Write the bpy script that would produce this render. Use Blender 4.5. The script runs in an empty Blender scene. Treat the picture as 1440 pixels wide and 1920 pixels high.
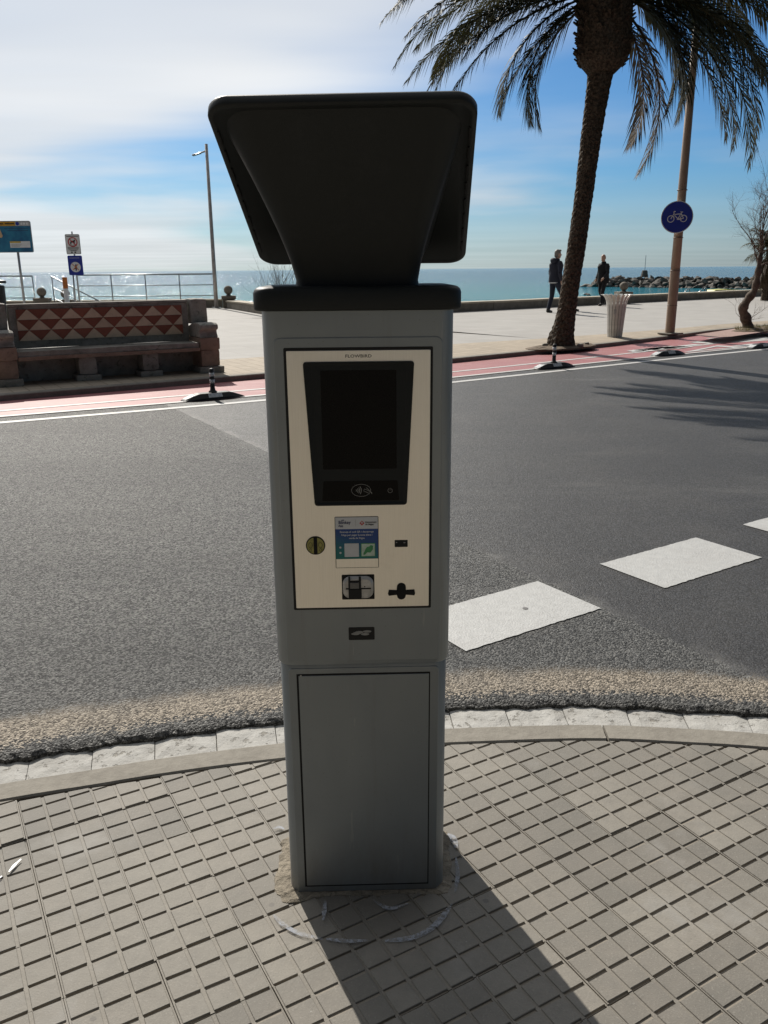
import bpy, bmesh, math, random
from mathutils import Vector, Matrix, Euler, noise
R = math.radians
random.seed(7)
scene = bpy.context.scene
COL = scene.collection

# ------------------------------------------------------------------ camera
CAM_H = 1.5; F_PX = 1550.0; PITCH = math.atan(455/F_PX); ROLL = R(0.48)
cp, sp = math.cos(PITCH), math.sin(PITCH)
RIGHT = Vector((1, 0, 0)); UP = Vector((0, sp, cp)); FWD = Vector((0, cp, -sp))
cr, sr = math.cos(ROLL), math.sin(ROLL)
CX = RIGHT*cr - UP*sr; CY = RIGHT*sr + UP*cr; CZ = -FWD
cam_d = bpy.data.cameras.new('camera'); cam = bpy.data.objects.new('camera', cam_d); COL.objects.link(cam)
cam.matrix_world = Matrix(((CX.x, CY.x, CZ.x, 0), (CX.y, CY.y, CZ.y, 0), (CX.z, CY.z, CZ.z, CAM_H), (0, 0, 0, 1)))
cam_d.sensor_fit = 'HORIZONTAL'; cam_d.sensor_width = 36; cam_d.lens = F_PX/1440*36
cam_d.clip_start = 0.05; cam_d.clip_end = 60000
scene.camera = cam

# ------------------------------------------------------------------ sun, sky, exposure
SUN_AZ = R(114.6)          # direction towards the sun, counter-clockwise from +X
SUN_EL = R(39.0)
SUN_DIR = Vector((math.cos(SUN_AZ)*math.cos(SUN_EL), math.sin(SUN_AZ)*math.cos(SUN_EL), math.sin(SUN_EL)))
sl = bpy.data.lights.new('sun', 'SUN'); sl.energy = 5.0; sl.angle = R(0.5); sl.color = (1.0, 0.945, 0.86)
so = bpy.data.objects.new('sun', sl); COL.objects.link(so)
so.rotation_euler = SUN_DIR.to_track_quat('Z', 'Y').to_euler(); so.location = SUN_DIR*40
world = bpy.data.worlds.new('World'); scene.world = world; world.use_nodes = True
WN = world.node_tree.nodes; WL = world.node_tree.links
WN.clear()
def wn(t, **k):
    n = WN.new(t)
    for a, b in k.items(): setattr(n, a, b)
    return n
def wmath(op, a, b=None, clamp=False):
    n = wn('ShaderNodeMath', operation=op, use_clamp=clamp)
    for i, v in enumerate((a, b)):
        if v is None: continue
        if isinstance(v, (int, float)): n.inputs[i].default_value = v
        else: WL.new(v, n.inputs[i])
    return n.outputs[0]
def wsmooth(v, lo, hi, a=0.0, b=1.0):
    n = wn('ShaderNodeMapRange', interpolation_type='SMOOTHSTEP')
    WL.new(v, n.inputs[0])
    for i, q in enumerate((lo, hi, a, b)): n.inputs[i+1].default_value = q
    return n.outputs[0]
sky = wn('ShaderNodeTexSky', sky_type='NISHITA'); sky.sun_disc = False
sky.sun_elevation = SUN_EL; sky.sun_rotation = math.pi/2 - SUN_AZ
sky.air_density = 1.0; sky.dust_density = 0.6; sky.ozone_density = 2.2
geo = wn('ShaderNodeNewGeometry'); sx = wn('ShaderNodeSeparateXYZ')
tc = wn('ShaderNodeTexCoord'); WL.new(tc.outputs['Generated'], sx.inputs[0])
X, Y, Z = sx.outputs
zz = wmath('ADD', wmath('MAXIMUM', Z, 0.0), 0.03)
px = wmath('DIVIDE', X, zz); py = wmath('DIVIDE', Y, zz)
pc = wn('ShaderNodeCombineXYZ'); WL.new(px, pc.inputs[0]); WL.new(py, pc.inputs[1])
def wnoise(vec, scale, detail, rough=0.55, rot=0.0, sc=(1, 1, 1)):
    m = wn('ShaderNodeMapping'); m.inputs['Rotation'].default_value = (0, 0, rot); m.inputs['Scale'].default_value = sc
    WL.new(vec, m.inputs[0]); n = wn('ShaderNodeTexNoise')
    n.inputs['Scale'].default_value = scale; n.inputs['Detail'].default_value = detail; n.inputs['Roughness'].default_value = rough
    WL.new(m.outputs[0], n.inputs['Vector']); return n.outputs['Fac']
# high veil of cirrostratus: a sheet of cloud with its edge running across the view
line = wmath('ADD', wmath('MULTIPLY', px, 0.77), wmath('MULTIPLY', py, 0.63))
n1 = wnoise(pc.outputs[0], 0.42, 4, 0.45, R(-50), (0.5, 1.3, 1))
n2 = wnoise(pc.outputs[0], 0.35, 3, 0.5, R(-50), (0.6, 1.6, 1))
veil_in = wmath('ADD', line, wmath('MULTIPLY', wmath('SUBTRACT', n1, 0.5), -2.0))
veil = wsmooth(veil_in, 1.95, 3.3, 1.0, 0.0)
veil = wmath('MULTIPLY', veil, wsmooth(n2, 0.2, 0.7, 0.78, 1.0))
# low streaky clouds towards the horizon
hv = wn('ShaderNodeCombineXYZ')
az = wmath('ARCTAN2', X, Y); WL.new(az, hv.inputs[0]); WL.new(Z, hv.inputs[1])
n3 = wnoise(hv.outputs[0], 3.6, 5, 0.5, R(4), (0.7, 5.0, 1))
n4 = wnoise(hv.outputs[0], 2.1, 4, 0.5, R(-6), (0.8, 4.0, 1))
low = wsmooth(wmath('ADD', wmath('ADD', wmath('MULTIPLY', n3, 0.5), wmath('MULTIPLY', n4, 0.6)), wmath('MULTIPLY', az, -0.22)), 0.42, 0.70, 0.0, 0.9)
low = wmath('MULTIPLY', low, wsmooth(Z, 0.07, 0.19, 1.0, 0.10))
haze = wsmooth(Z, 0.0, 0.11, 0.50, 0.0)
cover = wmath('MAXIMUM', wmath('MAXIMUM', veil, low), haze)
# cloud brightness: forward scattering, brightest towards the sun
dt = wn('ShaderNodeVectorMath', operation='DOT_PRODUCT'); WL.new(tc.outputs['Generated'], dt.inputs[0]); dt.inputs[1].default_value = SUN_DIR
cb = wsmooth(dt.outputs['Value'], 0.1, 0.95, 0.04, 0.80)
cb = wmath('MULTIPLY', cb, wsmooth(n1, 0.2, 0.8, 0.88, 1.1))
cc = wn('ShaderNodeMix', data_type='RGBA', blend_type='MULTIPLY'); cc.inputs[0].default_value = 1.0
cc.inputs[6].default_value = (0.965, 0.99, 1.015, 1); cv = wn('ShaderNodeCombineXYZ')
for i in range(3): WL.new(cb, cv.inputs[i])
WL.new(cv.outputs[0], cc.inputs[7])
skm = wn('ShaderNodeVectorMath', operation='MULTIPLY'); WL.new(sky.outputs[0], skm.inputs[0])
SKY_S = 0.056
skm.inputs[1].default_value = (SKY_S*0.50, SKY_S*0.92, SKY_S*1.34)
mx = wn('ShaderNodeMix', data_type='RGBA'); WL.new(cover, mx.inputs[0]); WL.new(skm.outputs[0], mx.inputs[6]); WL.new(cc.outputs[2], mx.inputs[7])
bg = wn('ShaderNodeBackground'); WL.new(mx.outputs[2], bg.inputs[0]); bg.inputs[1].default_value = 1.0
wo = wn('ShaderNodeOutputWorld'); WL.new(bg.outputs[0], wo.inputs[0])
vs = scene.view_settings
vs.view_transform = 'Standard'; vs.look = 'None'; vs.exposure = 0.15; vs.gamma = 1.0; vs.use_curve_mapping = False

# ------------------------------------------------------------------ pixel helpers (photo pixels, 1440 x 1920)
def ray(x, y):
    x = x-720; y = 960-y
    c, s = math.cos(-ROLL), math.sin(-ROLL)
    x, y = c*x-s*y, s*x+c*y
    return Vector((x/F_PX, cp+y/F_PX*sp, -sp+y/F_PX*cp))
def G(x, y, z=0.0):
    d = ray(x, y); t = (z-CAM_H)/d.z; return Vector((0, 0, CAM_H))+d*t
def V(x, y, Yd):
    d = ray(x, y); return Vector((0, 0, CAM_H))+d*(Yd/d.y)

# ------------------------------------------------------------------ object helpers
def link(o, parent=None):
    COL.objects.link(o)
    if parent is not None: o.parent = parent
    return o
def tag(o, label=None, cat=None, group=None, kind=None):
    if label: o['label'] = label
    if cat: o['category'] = cat
    if group: o['group'] = group
    if kind: o['kind'] = kind
    return o
def thing(name, label, cat, loc=(0, 0, 0), rz=0.0, group=None):
    o = bpy.data.objects.new(name, None); o.empty_display_size = 0.1; link(o)
    o.location = loc; o.rotation_euler = (0, 0, rz)
    return tag(o, label, cat, group)
class MB:
    def __init__(s): s.v = []; s.f = []
    def add(s, vs, fs):
        b = len(s.v); s.v += [tuple(q) for q in vs]; s.f += [tuple(b+i for i in f) for f in fs]; return s
    def box(s, c, d, rot=None):
        h = [x/2 for x in d]; vs = []
        for z in (-1, 1):
            for y in (-1, 1):
                for x in (-1, 1): vs.append(Vector((x*h[0], y*h[1], z*h[2])))
        if rot is not None: vs = [rot @ q for q in vs]
        vs = [q+Vector(c) for q in vs]
        return s.add(vs, [(0, 2, 3, 1), (4, 5, 7, 6), (0, 1, 5, 4), (2, 6, 7, 3), (0, 4, 6, 2), (1, 3, 7, 5)])
    def prism(s, pts, a, b):
        """pts: list of 3D points of the outline at a; extruded by vector (b-a)"""
        n = len(pts); off = Vector(b)-Vector(a)
        lo = [Vector(q) for q in pts]; hi = [q+off for q in lo]
        return s.add(lo+hi, [tuple(reversed(range(n))), tuple(range(n, 2*n))]+[(i, (i+1) % n, n+(i+1) % n, n+i) for i in range(n)])
    def loft(s, rings, cap=True, closed=True):
        n = len(rings[0]); vs = [q for r in rings for q in r]; fs = []
        for k in range(len(rings)-1):
            for i in range(n if closed else n-1):
                j = (i+1) % n; fs.append((k*n+i, k*n+j, (k+1)*n+j, (k+1)*n+i))
        if cap: fs.append(tuple(reversed(range(n)))); fs.append(tuple((len(rings)-1)*n+i for i in range(n)))
        return s.add(vs, fs)
    def tube(s, path, rad, n=8, cap=True):
        path = [Vector(q) for q in path]
        if isinstance(rad, (int, float)): rad = [rad]*len(path)
        rings = []; prev = None
        for i, q in enumerate(path):
            t = (path[min(i+1, len(path)-1)]-path[max(i-1, 0)]).normalized()
            if prev is None: a = t.orthogonal().normalized()
            else: a = (prev-t*prev.dot(t)).normalized()
            prev = a; b = t.cross(a)
            r = rad[i]; ra, rb = (r if isinstance(r, tuple) else (r, r))
            rings.append([q+a*(math.cos(2*math.pi*k/n)*ra)+b*(math.sin(2*math.pi*k/n)*rb) for k in range(n)])
        return s.loft(rings, cap)
    def lathe(s, prof, c=(0, 0, 0), n=24):
        c = Vector(c); rings = [[c+Vector((math.cos(2*math.pi*k/n)*r, math.sin(2*math.pi*k/n)*r, z)) for k in range(n)] for r, z in prof]
        return s.loft(rings, True)
    def ball(s, c, r, n=16, m=10):
        c = Vector(c); r = r if isinstance(r, (tuple, Vector)) else (r, r, r)
        rings = []
        for j in range(1, m):
            th = math.pi*j/m
            rings.append([c+Vector((math.sin(th)*math.cos(2*math.pi*k/n)*r[0], math.sin(th)*math.sin(2*math.pi*k/n)*r[1], -math.cos(th)*r[2])) for k in range(n)])
        return s.loft(rings, True)
    def build(s, name, mat, parent=None, smooth=False, bevel=0.0, seg=2, loc=None, rot=None):
        me = bpy.data.meshes.new(name); me.from_pydata([tuple(q) for q in s.v], [], s.f); me.update()
        if mat: me.materials.append(mat)
        o = bpy.data.objects.new(name, me); link(o, parent)
        if smooth:
            for p in me.polygons: p.use_smooth = True
        if bevel:
            m = o.modifiers.new('b', 'BEVEL'); m.width = bevel; m.segments = seg; m.limit_method = 'ANGLE'; m.angle_limit = R(35); m.harden_normals = False
        if loc is not None: o.location = loc
        if rot is not None: o.rotation_euler = rot
        return o
def smooth_by_angle(o, ang=35):
    me = o.data
    for p in me.polygons: p.use_smooth = True
    bm = bmesh.new(); bm.from_mesh(me)
    for e in bm.edges:
        if len(e.link_faces) == 2 and e.calc_face_angle(0) > R(ang): e.smooth = False
    bm.to_mesh(me); bm.free()
def copy_tree(o, parent=None):
    c = o.copy(); link(c); c.parent = parent
    for ch in o.children: copy_tree(ch, c)
    return c
def rrect(w, h, r, n=6, cx=0.0, cy=0.0):
    pts = []
    for (sx_, sy_, a0) in ((1, 1, 0), (-1, 1, 90), (-1, -1, 180), (1, -1, 270)):
        for k in range(n+1):
            a = R(a0+90*k/n); pts.append((cx+sx_*(w/2-r)+math.cos(a)*r, cy+sy_*(h/2-r)+math.sin(a)*r))
    return pts
def text_mesh(name, body, size, mat, parent, loc, rot, ext=0.0004, align='CENTER', bold=0.0, sx=1.0):
    cu = bpy.data.curves.new(name, 'FONT'); cu.body = body; cu.size = size; cu.extrude = ext; cu.align_x = align; cu.align_y = 'CENTER'; cu.offset = bold
    cu.resolution_u = 2
    t = bpy.data.objects.new(name+'_src', cu); COL.objects.link(t)
    dg = bpy.context.evaluated_depsgraph_get(); me = bpy.data.meshes.new_from_object(t.evaluated_get(dg))
    bpy.data.objects.remove(t); bpy.data.curves.remove(cu)
    me.materials.clear(); me.materials.append(mat)
    o = bpy.data.objects.new(name, me); link(o, parent); o.location = loc; o.rotation_euler = rot; o.scale = (sx, 1, 1)
    return o

# ------------------------------------------------------------------ materials
class NT:
    def __init__(s, name):
        s.m = bpy.data.materials.new(name); s.m.use_nodes = True; s.t = s.m.node_tree; s.N = s.t.nodes; s.L = s.t.links
        s.b = s.N['Principled BSDF']; s.cache = {}
    def n(s, t, **k):
        q = s.N.new(t)
        for a, b in k.items(): setattr(q, a, b)
        return q
    def set(s, sock, v):
        if hasattr(v, 'default_value') or hasattr(v, 'is_output'): s.L.new(v, sock)
        else: sock.default_value = v
    def coord(s, kind='Object'):
        if kind not in s.cache:
            if kind == 'World': s.cache[kind] = s.n('ShaderNodeNewGeometry').outputs['Position']
            else: s.cache[kind] = s.n('ShaderNodeTexCoord').outputs[kind]
        return s.cache[kind]
    def noise(s, scale, detail=3, rough=0.5, kind='Object', sc=(1, 1, 1), rot=(0, 0, 0), out='Fac', dist=0.0):
        v = s.coord(kind)
        if sc != (1, 1, 1) or rot != (0, 0, 0):
            mp = s.n('ShaderNodeMapping'); mp.inputs['Scale'].default_value = sc; mp.inputs['Rotation'].default_value = rot; s.L.new(v, mp.inputs[0]); v = mp.outputs[0]
        q = s.n('ShaderNodeTexNoise'); q.inputs['Scale'].default_value = scale; q.inputs['Detail'].default_value = detail; q.inputs['Roughness'].default_value = rough
        q.inputs['Distortion'].default_value = dist
        s.L.new(v, q.inputs['Vector']); return q.outputs[out]
    def voro(s, scale, kind='Object', feature='F1', out='Distance', rand=1.0):
        q = s.n('ShaderNodeTexVoronoi', feature=feature); q.inputs['Scale'].default_value = scale; q.inputs['Randomness'].default_value = rand
        s.L.new(s.coord(kind), q.inputs['Vector']); return q.outputs[out]
    def math(s, op, a, b=0.0, clamp=False):
        q = s.n('ShaderNodeMath', operation=op, use_clamp=clamp); s.set(q.inputs[0], a); s.set(q.inputs[1], b); return q.outputs[0]
    def ramp(s, v, lo, hi, a=0.0, b=1.0, smooth=True):
        q = s.n('ShaderNodeMapRange', interpolation_type='SMOOTHSTEP' if smooth else 'LINEAR')
        for i, w in enumerate((v, lo, hi, a, b)): s.set(q.inputs[i], w)
        return q.outputs[0]
    def mix(s, f, a, b, mode='MIX'):
        q = s.n('ShaderNodeMix', data_type='RGBA', blend_type=mode); s.set(q.inputs[0], f)
        for i, w in ((6, a), (7, b)): s.set(q.inputs[i], (w+(1,)) if isinstance(w, tuple) and len(w) == 3 else w)
        return q.outputs[2]
    def bump(s, h, dist=0.01, strength=1.0, prev=None):
        q = s.n('ShaderNodeBump'); q.inputs['Distance'].default_value = dist; q.inputs['Strength'].default_value = strength
        s.L.new(h, q.inputs['Height'])
        if prev is not None: s.L.new(prev, q.inputs['Normal'])
        return q.outputs[0]
    def out(s, col=None, rough=None, metal=None, normal=None, spec=None, **kw):
        b = s.b
        if col is not None: s.set(b.inputs['Base Color'], (col+(1,)) if isinstance(col, tuple) and len(col) == 3 else col)
        if rough is not None: s.set(b.inputs['Roughness'], rough)
        if metal is not None: s.set(b.inputs['Metallic'], metal)
        if normal is not None: s.L.new(normal, b.inputs['Normal'])
        if spec is not None: s.set(b.inputs['Specular IOR Level'], spec)
        for k, v in kw.items(): s.set(b.inputs[k], v)
        return s.m
def simple(name, col, rough=0.5, metal=0.0, var=0.25, scale=8.0, fine=120.0, bump=0.0, spec=0.5, kind='Object'):
    t = NT(name)
    a = t.noise(scale, 4, 0.6, kind); f = t.noise(fine, 2, 0.6, kind)
    d = tuple(max(0, c*(1-var)) for c in col); l = tuple(min(1, c*(1+var)) for c in col)
    k = t.math('ADD', t.math('MULTIPLY', a, 0.65), t.math('MULTIPLY', f, 0.35))
    c = t.mix(t.ramp(k, 0.3, 0.7), d, l)
    nm = t.bump(f, 0.01, bump) if bump else None
    r = t.ramp(a, 0.3, 0.7, max(0.02, rough-0.06), min(1, rough+0.06))
    return t.out(c, r, metal, nm, spec)
M = {}
def make_asphalt():
    t = NT('asphalt'); W = 'World'
    sp_ = t.n('ShaderNodeSeparateXYZ'); t.L.new(t.coord(W), sp_.inputs[0])
    s = t.math('ADD', t.math('MULTIPLY', t.math('SUBTRACT', sp_.outputs[0], 0.609), 0.866), t.math('MULTIPLY', t.math('SUBTRACT', sp_.outputs[1], 4.362), 0.5))
    s = t.math('ADD', s, t.math('MULTIPLY', t.math('SUBTRACT', t.noise(14, 5, 0.65, W), 0.5), 0.07))
    new = t.ramp(s, -0.008, 0.012)
    cell = t.voro(135, W, 'F1', 'Color'); cs = t.n('ShaderNodeSeparateColor'); t.L.new(cell, cs.inputs[0])
    cd = t.voro(135, W, 'F1', 'Distance')
    big = t.noise(1.3, 4, 0.6, W); mid = t.noise(14, 4, 0.65, W)
    fine = t.noise(330, 2, 0.7, W)
    stone = t.math('ADD', t.math('MULTIPLY', cs.outputs[0], 0.7), t.math('MULTIPLY', fine, 0.3))
    old = t.mix(t.ramp(stone, 0.22, 0.88), (0.018, 0.018, 0.0175), (0.225, 0.220, 0.205))
    old = t.mix(t.ramp(mid, 0.42, 0.72, 0.0, 0.30), old, (0.05, 0.05, 0.05))
    neu = t.mix(t.ramp(stone, 0.2, 1.0), (0.011, 0.011, 0.0115), (0.052, 0.050, 0.050))
    neu = t.mix(t.ramp(t.noise(60, 3, 0.7, W), 0.62, 0.78, 0, 0.6), neu, (0.085, 0.08, 0.076))
    c = t.mix(new, old, neu)
    # dusty worn tracks and the pale line along the seam
    c = t.mix(t.ramp(big, 0.40, 0.78, 0.0, 0.16), c, (0.14, 0.13, 0.115))
    streak = t.noise(0.55, 4, 0.55, W, (0.22, 1.5, 1), (0, 0, R(-32)))
    c = t.mix(t.ramp(streak, 0.38, 0.70, 0.0, 0.42), c, t.mix(0.72, c, (0.02, 0.02, 0.02)))
    c = t.mix(t.ramp(t.noise(0.8, 5, 0.7, W, (0.3, 1.2, 1), (0, 0, R(-30))), 0.56, 0.72, 0.0, 0.20), c, (0.17, 0.165, 0.15))
    pit_ = t.math('MULTIPLY', t.ramp(t.noise(75, 3, 0.6, W), 0.56, 0.66, 0.0, 0.85), t.ramp(new, 0.0, 1.0, 1.0, 0.45, False))
    c = t.mix(pit_, c, (0.012, 0.012, 0.012))
    oil = t.ramp(t.math('ADD', t.voro(0.9, W), t.math('MULTIPLY', t.noise(6, 4, 0.6, W), 0.25)), 0.16, 0.24, 0.45, 0.0)
    c = t.mix(oil, c, (0.02, 0.02, 0.02))
    seamw = t.math('MULTIPLY', t.ramp(t.math('ABSOLUTE', s), 0.0, 0.10, 1.0, 0.0), t.ramp(t.noise(3.0, 4, 0.6, W), 0.45, 0.65, 0.0, 0.5))
    c = t.mix(seamw, c, (0.16, 0.155, 0.145))
    # sand washed against the gutter: a tan band a hand's width from the edge
    at = t.n('ShaderNodeAttribute', attribute_name='edge'); e = t.math('ADD', at.outputs['Fac'], t.math('MULTIPLY', t.math('SUBTRACT', t.noise(7, 5, 0.65, W), 0.5), 0.10))
    e = t.math('ADD', e, t.math('MULTIPLY', t.math('SUBTRACT', stone, 0.5), 0.09))
    band = t.math('MULTIPLY', t.ramp(e, 0.06, 0.09), t.ramp(e, 0.21, 0.30, 1.0, 0.0))
    band = t.math('MULTIPLY', band, t.ramp(t.noise(4.2, 4, 0.6, W), 0.25, 0.6, 0.45, 1.0))
    sand = t.mix(t.ramp(stone, 0.1, 0.9), (0.11, 0.09, 0.066), (0.50, 0.42, 0.32))
    c = t.mix(t.math('MULTIPLY', band, 0.85), c, sand)
    c = t.mix(t.ramp(e, 0.03, 0.075, 0.25, 0.0), c, (0.06, 0.06, 0.058))  # colour darkened along the rolled edge, standing in for its shaded slope
    h = t.math('ADD', t.math('MULTIPLY', cd, -1.0), t.math('MULTIPLY', fine, 0.7))
    bq = t.n('ShaderNodeBump'); bq.inputs['Distance'].default_value = 0.009; t.L.new(h, bq.inputs['Height']); t.L.new(t.ramp(new, 0, 1, 1.0, 0.32, False), bq.inputs['Strength'])
    t.L.new(t.bump(t.math('ADD', mid, t.math('MULTIPLY', pit_, -0.6)), 0.008, 0.5), bq.inputs['Normal'])
    return t.out(c, t.ramp(stone, 0, 1, 0.75, 0.5), 0.0, bq.outputs[0], 0.35)
M['asphalt'] = make_asphalt()
def make_tile():
    t = NT('pavement_tile'); W = 'World'
    oi = t.n('ShaderNodeObjectInfo'); rnd = oi.outputs['Random']
    a = t.noise(3.0, 4, 0.6, W); f = t.noise(240, 2, 0.7, W); m = t.noise(28, 4, 0.65, W)
    c = t.mix(rnd, (0.146, 0.136, 0.117), (0.246, 0.227, 0.193))
    c = t.mix(t.ramp(a, 0.3, 0.7, 0.0, 0.5), c, (0.225, 0.200, 0.168))
    c = t.mix(t.ramp(m, 0.35, 0.75, 0.0, 0.35), c, (0.150, 0.140, 0.122))
    c = t.mix(t.ramp(f, 0.55, 0.8, 0.0, 0.55), c, (0.33, 0.31, 0.27))
    c = t.mix(t.ramp(f, 0.42, 0.22, 0.0, 0.5), c, (0.11, 0.103, 0.09))
    st = t.noise(1.1, 6, 0.65, W); c = t.mix(t.ramp(st, 0.48, 0.66, 0.0, 0.42), c, (0.115, 0.108, 0.095))
    c = t.mix(t.ramp(t.noise(1.9, 5, 0.7, W), 0.55, 0.70, 0.0, 0.45), c, (0.285, 0.275, 0.255))
    scuff = t.ramp(t.noise(70, 4, 0.75, W), 0.66, 0.74, 0.0, 0.7); c = t.mix(t.math('MULTIPLY', scuff, t.ramp(st, 0.3, 0.6)), c, (0.44, 0.43, 0.40))
    c = t.mix(t.ramp(t.noise(16, 5, 0.7, W), 0.66, 0.73, 0.0, 0.5), c, (0.10, 0.092, 0.08))
    # old dark gum and soot spots
    v = t.voro(5.5, W); c = t.mix(t.ramp(t.math('ADD', v, t.math('MULTIPLY', m, 0.05)), 0.055, 0.075, 0.6, 0.0), c, (0.12, 0.11, 0.10))
    # sand lying in the grooves, by height inside the tile
    sp_ = t.n('ShaderNodeSeparateXYZ'); t.L.new(t.coord('Object'), sp_.inputs[0])
    c = t.mix(t.ramp(sp_.outputs[2], -0.0036, -0.0020, 0.8, 0.0), c, t.mix(f, (0.19, 0.165, 0.13), (0.33, 0.29, 0.235)))
    return t.out(c, 0.72, 0.0, t.bump(f, 0.0012, 0.55, t.bump(m, 0.004, 0.3)), 0.4)
M['tile'] = make_tile()
def stoneish(name, dark, light, scale=18, bump=0.5, rough=0.85, kind='World', pits=0.0, pitcol=(0.2, 0.19, 0.17)):
    t = NT(name); a = t.noise(scale*0.25, 4, 0.6, kind); b = t.noise(scale, 5, 0.65, kind); f = t.noise(scale*10, 2, 0.6, kind)
    k = t.math('ADD', t.math('MULTIPLY', a, 0.45), t.math('ADD', t.math('MULTIPLY', b, 0.35), t.math('MULTIPLY', f, 0.2)))
    c = t.mix(t.ramp(k, 0.32, 0.68), dark, light)
    nm = t.bump(b, 0.01, bump, t.bump(f, 0.002, bump))
    if pits:
        p = t.ramp(t.noise(scale*1.5, 5, 0.7, kind), 0.575, 0.635, 0.0, pits); c = t.mix(p, c, pitcol)
        nm = t.bump(t.math('MULTIPLY', p, -1.0), 0.004, 0.8, nm)
    return t.out(c, rough, 0.0, nm, 0.3)
M['kerb'] = stoneish('kerb_concrete', (0.185, 0.168, 0.142), (0.255, 0.235, 0.20), 30, 0.35)
M['gutter'] = stoneish('gutter_whitewash', (0.29, 0.28, 0.258), (0.41, 0.403, 0.38), 16, 0.8, 0.85, 'World', 0.8, (0.20, 0.185, 0.16))
M['mortar'] = stoneish('mortar', (0.15, 0.13, 0.10), (0.33, 0.285, 0.22), 45, 1.0)
M['soilbed'] = stoneish('ground_dust', (0.22, 0.20, 0.17), (0.32, 0.29, 0.25), 6, 0.3)
def make_paint(name, col, wear, wearcol, thr=0.62, scale=90):
    t = NT(name); W = 'World'
    cd = t.voro(105, W); f = t.noise(scale, 4, 0.7, W); b = t.noise(5, 4, 0.6, W)
    k = t.math('ADD', t.math('MULTIPLY', f, 0.75), t.math('MULTIPLY', b, 0.35))
    c = t.mix(t.ramp(t.noise(22, 4, 0.6, W), 0.3, 0.7), tuple(x*0.88 for x in col), col)
    c = t.mix(t.ramp(k, thr, thr+0.08, 0.0, wear), c, wearcol)
    c = t.mix(t.ramp(t.noise(260, 2, 0.7, W), 0.60, 0.72, 0.0, 0.45), c, wearcol)
    c = t.mix(t.ramp(t.noise(2.6, 5, 0.65, W, (0.5, 1.6, 1), (0, 0, R(-32))), 0.48, 0.72, 0.0, 0.38), c, tuple(x*1.6 for x in wearcol))
    cr_ = t.n('ShaderNodeTexVoronoi', feature='DISTANCE_TO_EDGE'); cr_.inputs['Scale'].default_value = 7.0; mpv = t.n('ShaderNodeVectorMath', operation='ADD'); t.L.new(t.coord(W), mpv.inputs[0]); t.L.new(t.noise(9, 4, 0.6, W, out='Color'), mpv.inputs[1]); t.L.new(mpv.outputs[0], cr_.inputs['Vector'])
    c = t.mix(t.math('MULTIPLY', t.ramp(cr_.outputs['Distance'], 0.004, 0.016, 0.65, 0.0), t.ramp(t.noise(3.1, 3, 0.6, W), 0.45, 0.6)), c, wearcol)
    return t.out(c, 0.6, 0.0, t.bump(t.math('MULTIPLY', cd, -1.0), 0.004, 0.35), 0.4)
M['white_paint'] = make_paint('white_road_paint', (0.43, 0.43, 0.418), 0.75, (0.20, 0.19, 0.18), 0.63)
M['line_paint'] = make_paint('white_line_paint', (0.52, 0.515, 0.50), 0.8, (0.22, 0.2, 0.19), 0.64, 40)
M['bike_red'] = make_paint('bike_lane_red', (0.31, 0.105, 0.108), 0.6, (0.30, 0.175, 0.165), 0.60, 14)
def make_faint():
    t = NT('faded_blue_white_paint'); W = 'World'; k = t.math('ADD', t.math('MULTIPLY', t.noise(110, 4, 0.7, W), 0.6), t.math('MULTIPLY', t.noise(25, 3, 0.6, W), 0.4))
    m = t.out((0.36, 0.38, 0.42), 0.8, 0.0, None, 0.2); t.L.new(t.ramp(k, 0.40, 0.60, 0.85, 0.12), t.b.inputs['Alpha']); return m
M['faint_paint'] = make_faint()
def make_prom(name, d, l, gx, gy, joint, mort):
    t = NT(name); W = 'World'
    mp = t.n('ShaderNodeMapping'); mp.inputs['Rotation'].default_value = (0, 0, R(-33)); t.L.new(t.coord(W), mp.inputs[0])
    br = t.n('ShaderNodeTexBrick'); t.L.new(mp.outputs[0], br.inputs['Vector']); br.offset = 0.0
    br.inputs['Scale'].default_value = 1.0; br.inputs['Brick Width'].default_value = gx; br.inputs['Row Height'].default_value = gy
    br.inputs['Mortar Size'].default_value = joint; br.inputs['Color1'].default_value = d+(1,); br.inputs['Color2'].default_value = l+(1,); br.inputs['Mortar'].default_value = mort+(1,)
    c = t.mix(t.ramp(t.noise(0.9, 5, 0.6, W), 0.3, 0.7, 0.0, 0.45), br.outputs['Color'], tuple((a+b)/2*1.12 for a, b in zip(d, l)))
    c = t.mix(t.ramp(t.noise(40, 3, 0.6, W), 0.5, 0.8, 0.0, 0.3), c, tuple(x*0.7 for x in d))
    return t.out(c, 0.8, 0.0, t.bump(t.math('MULTIPLY', br.outputs['Fac'], -1.0), 0.004, 0.5), 0.35)
M['prom_tan'] = make_prom('promenade_tan_tiles', (0.31, 0.26, 0.20), (0.385, 0.325, 0.25), 0.2, 0.2, 0.010, (0.22, 0.18, 0.13))
M['prom_grey'] = make_prom('promenade_grey_slabs', (0.30, 0.288, 0.270), (0.345, 0.332, 0.312), 0.6, 0.4, 0.008, (0.27, 0.25, 0.23))
M['prom_red'] = make_prom('tactile_red_tiles', (0.33, 0.22, 0.19), (0.38, 0.26, 0.225), 0.1, 0.1, 0.012, (0.2, 0.13, 0.11))
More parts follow.
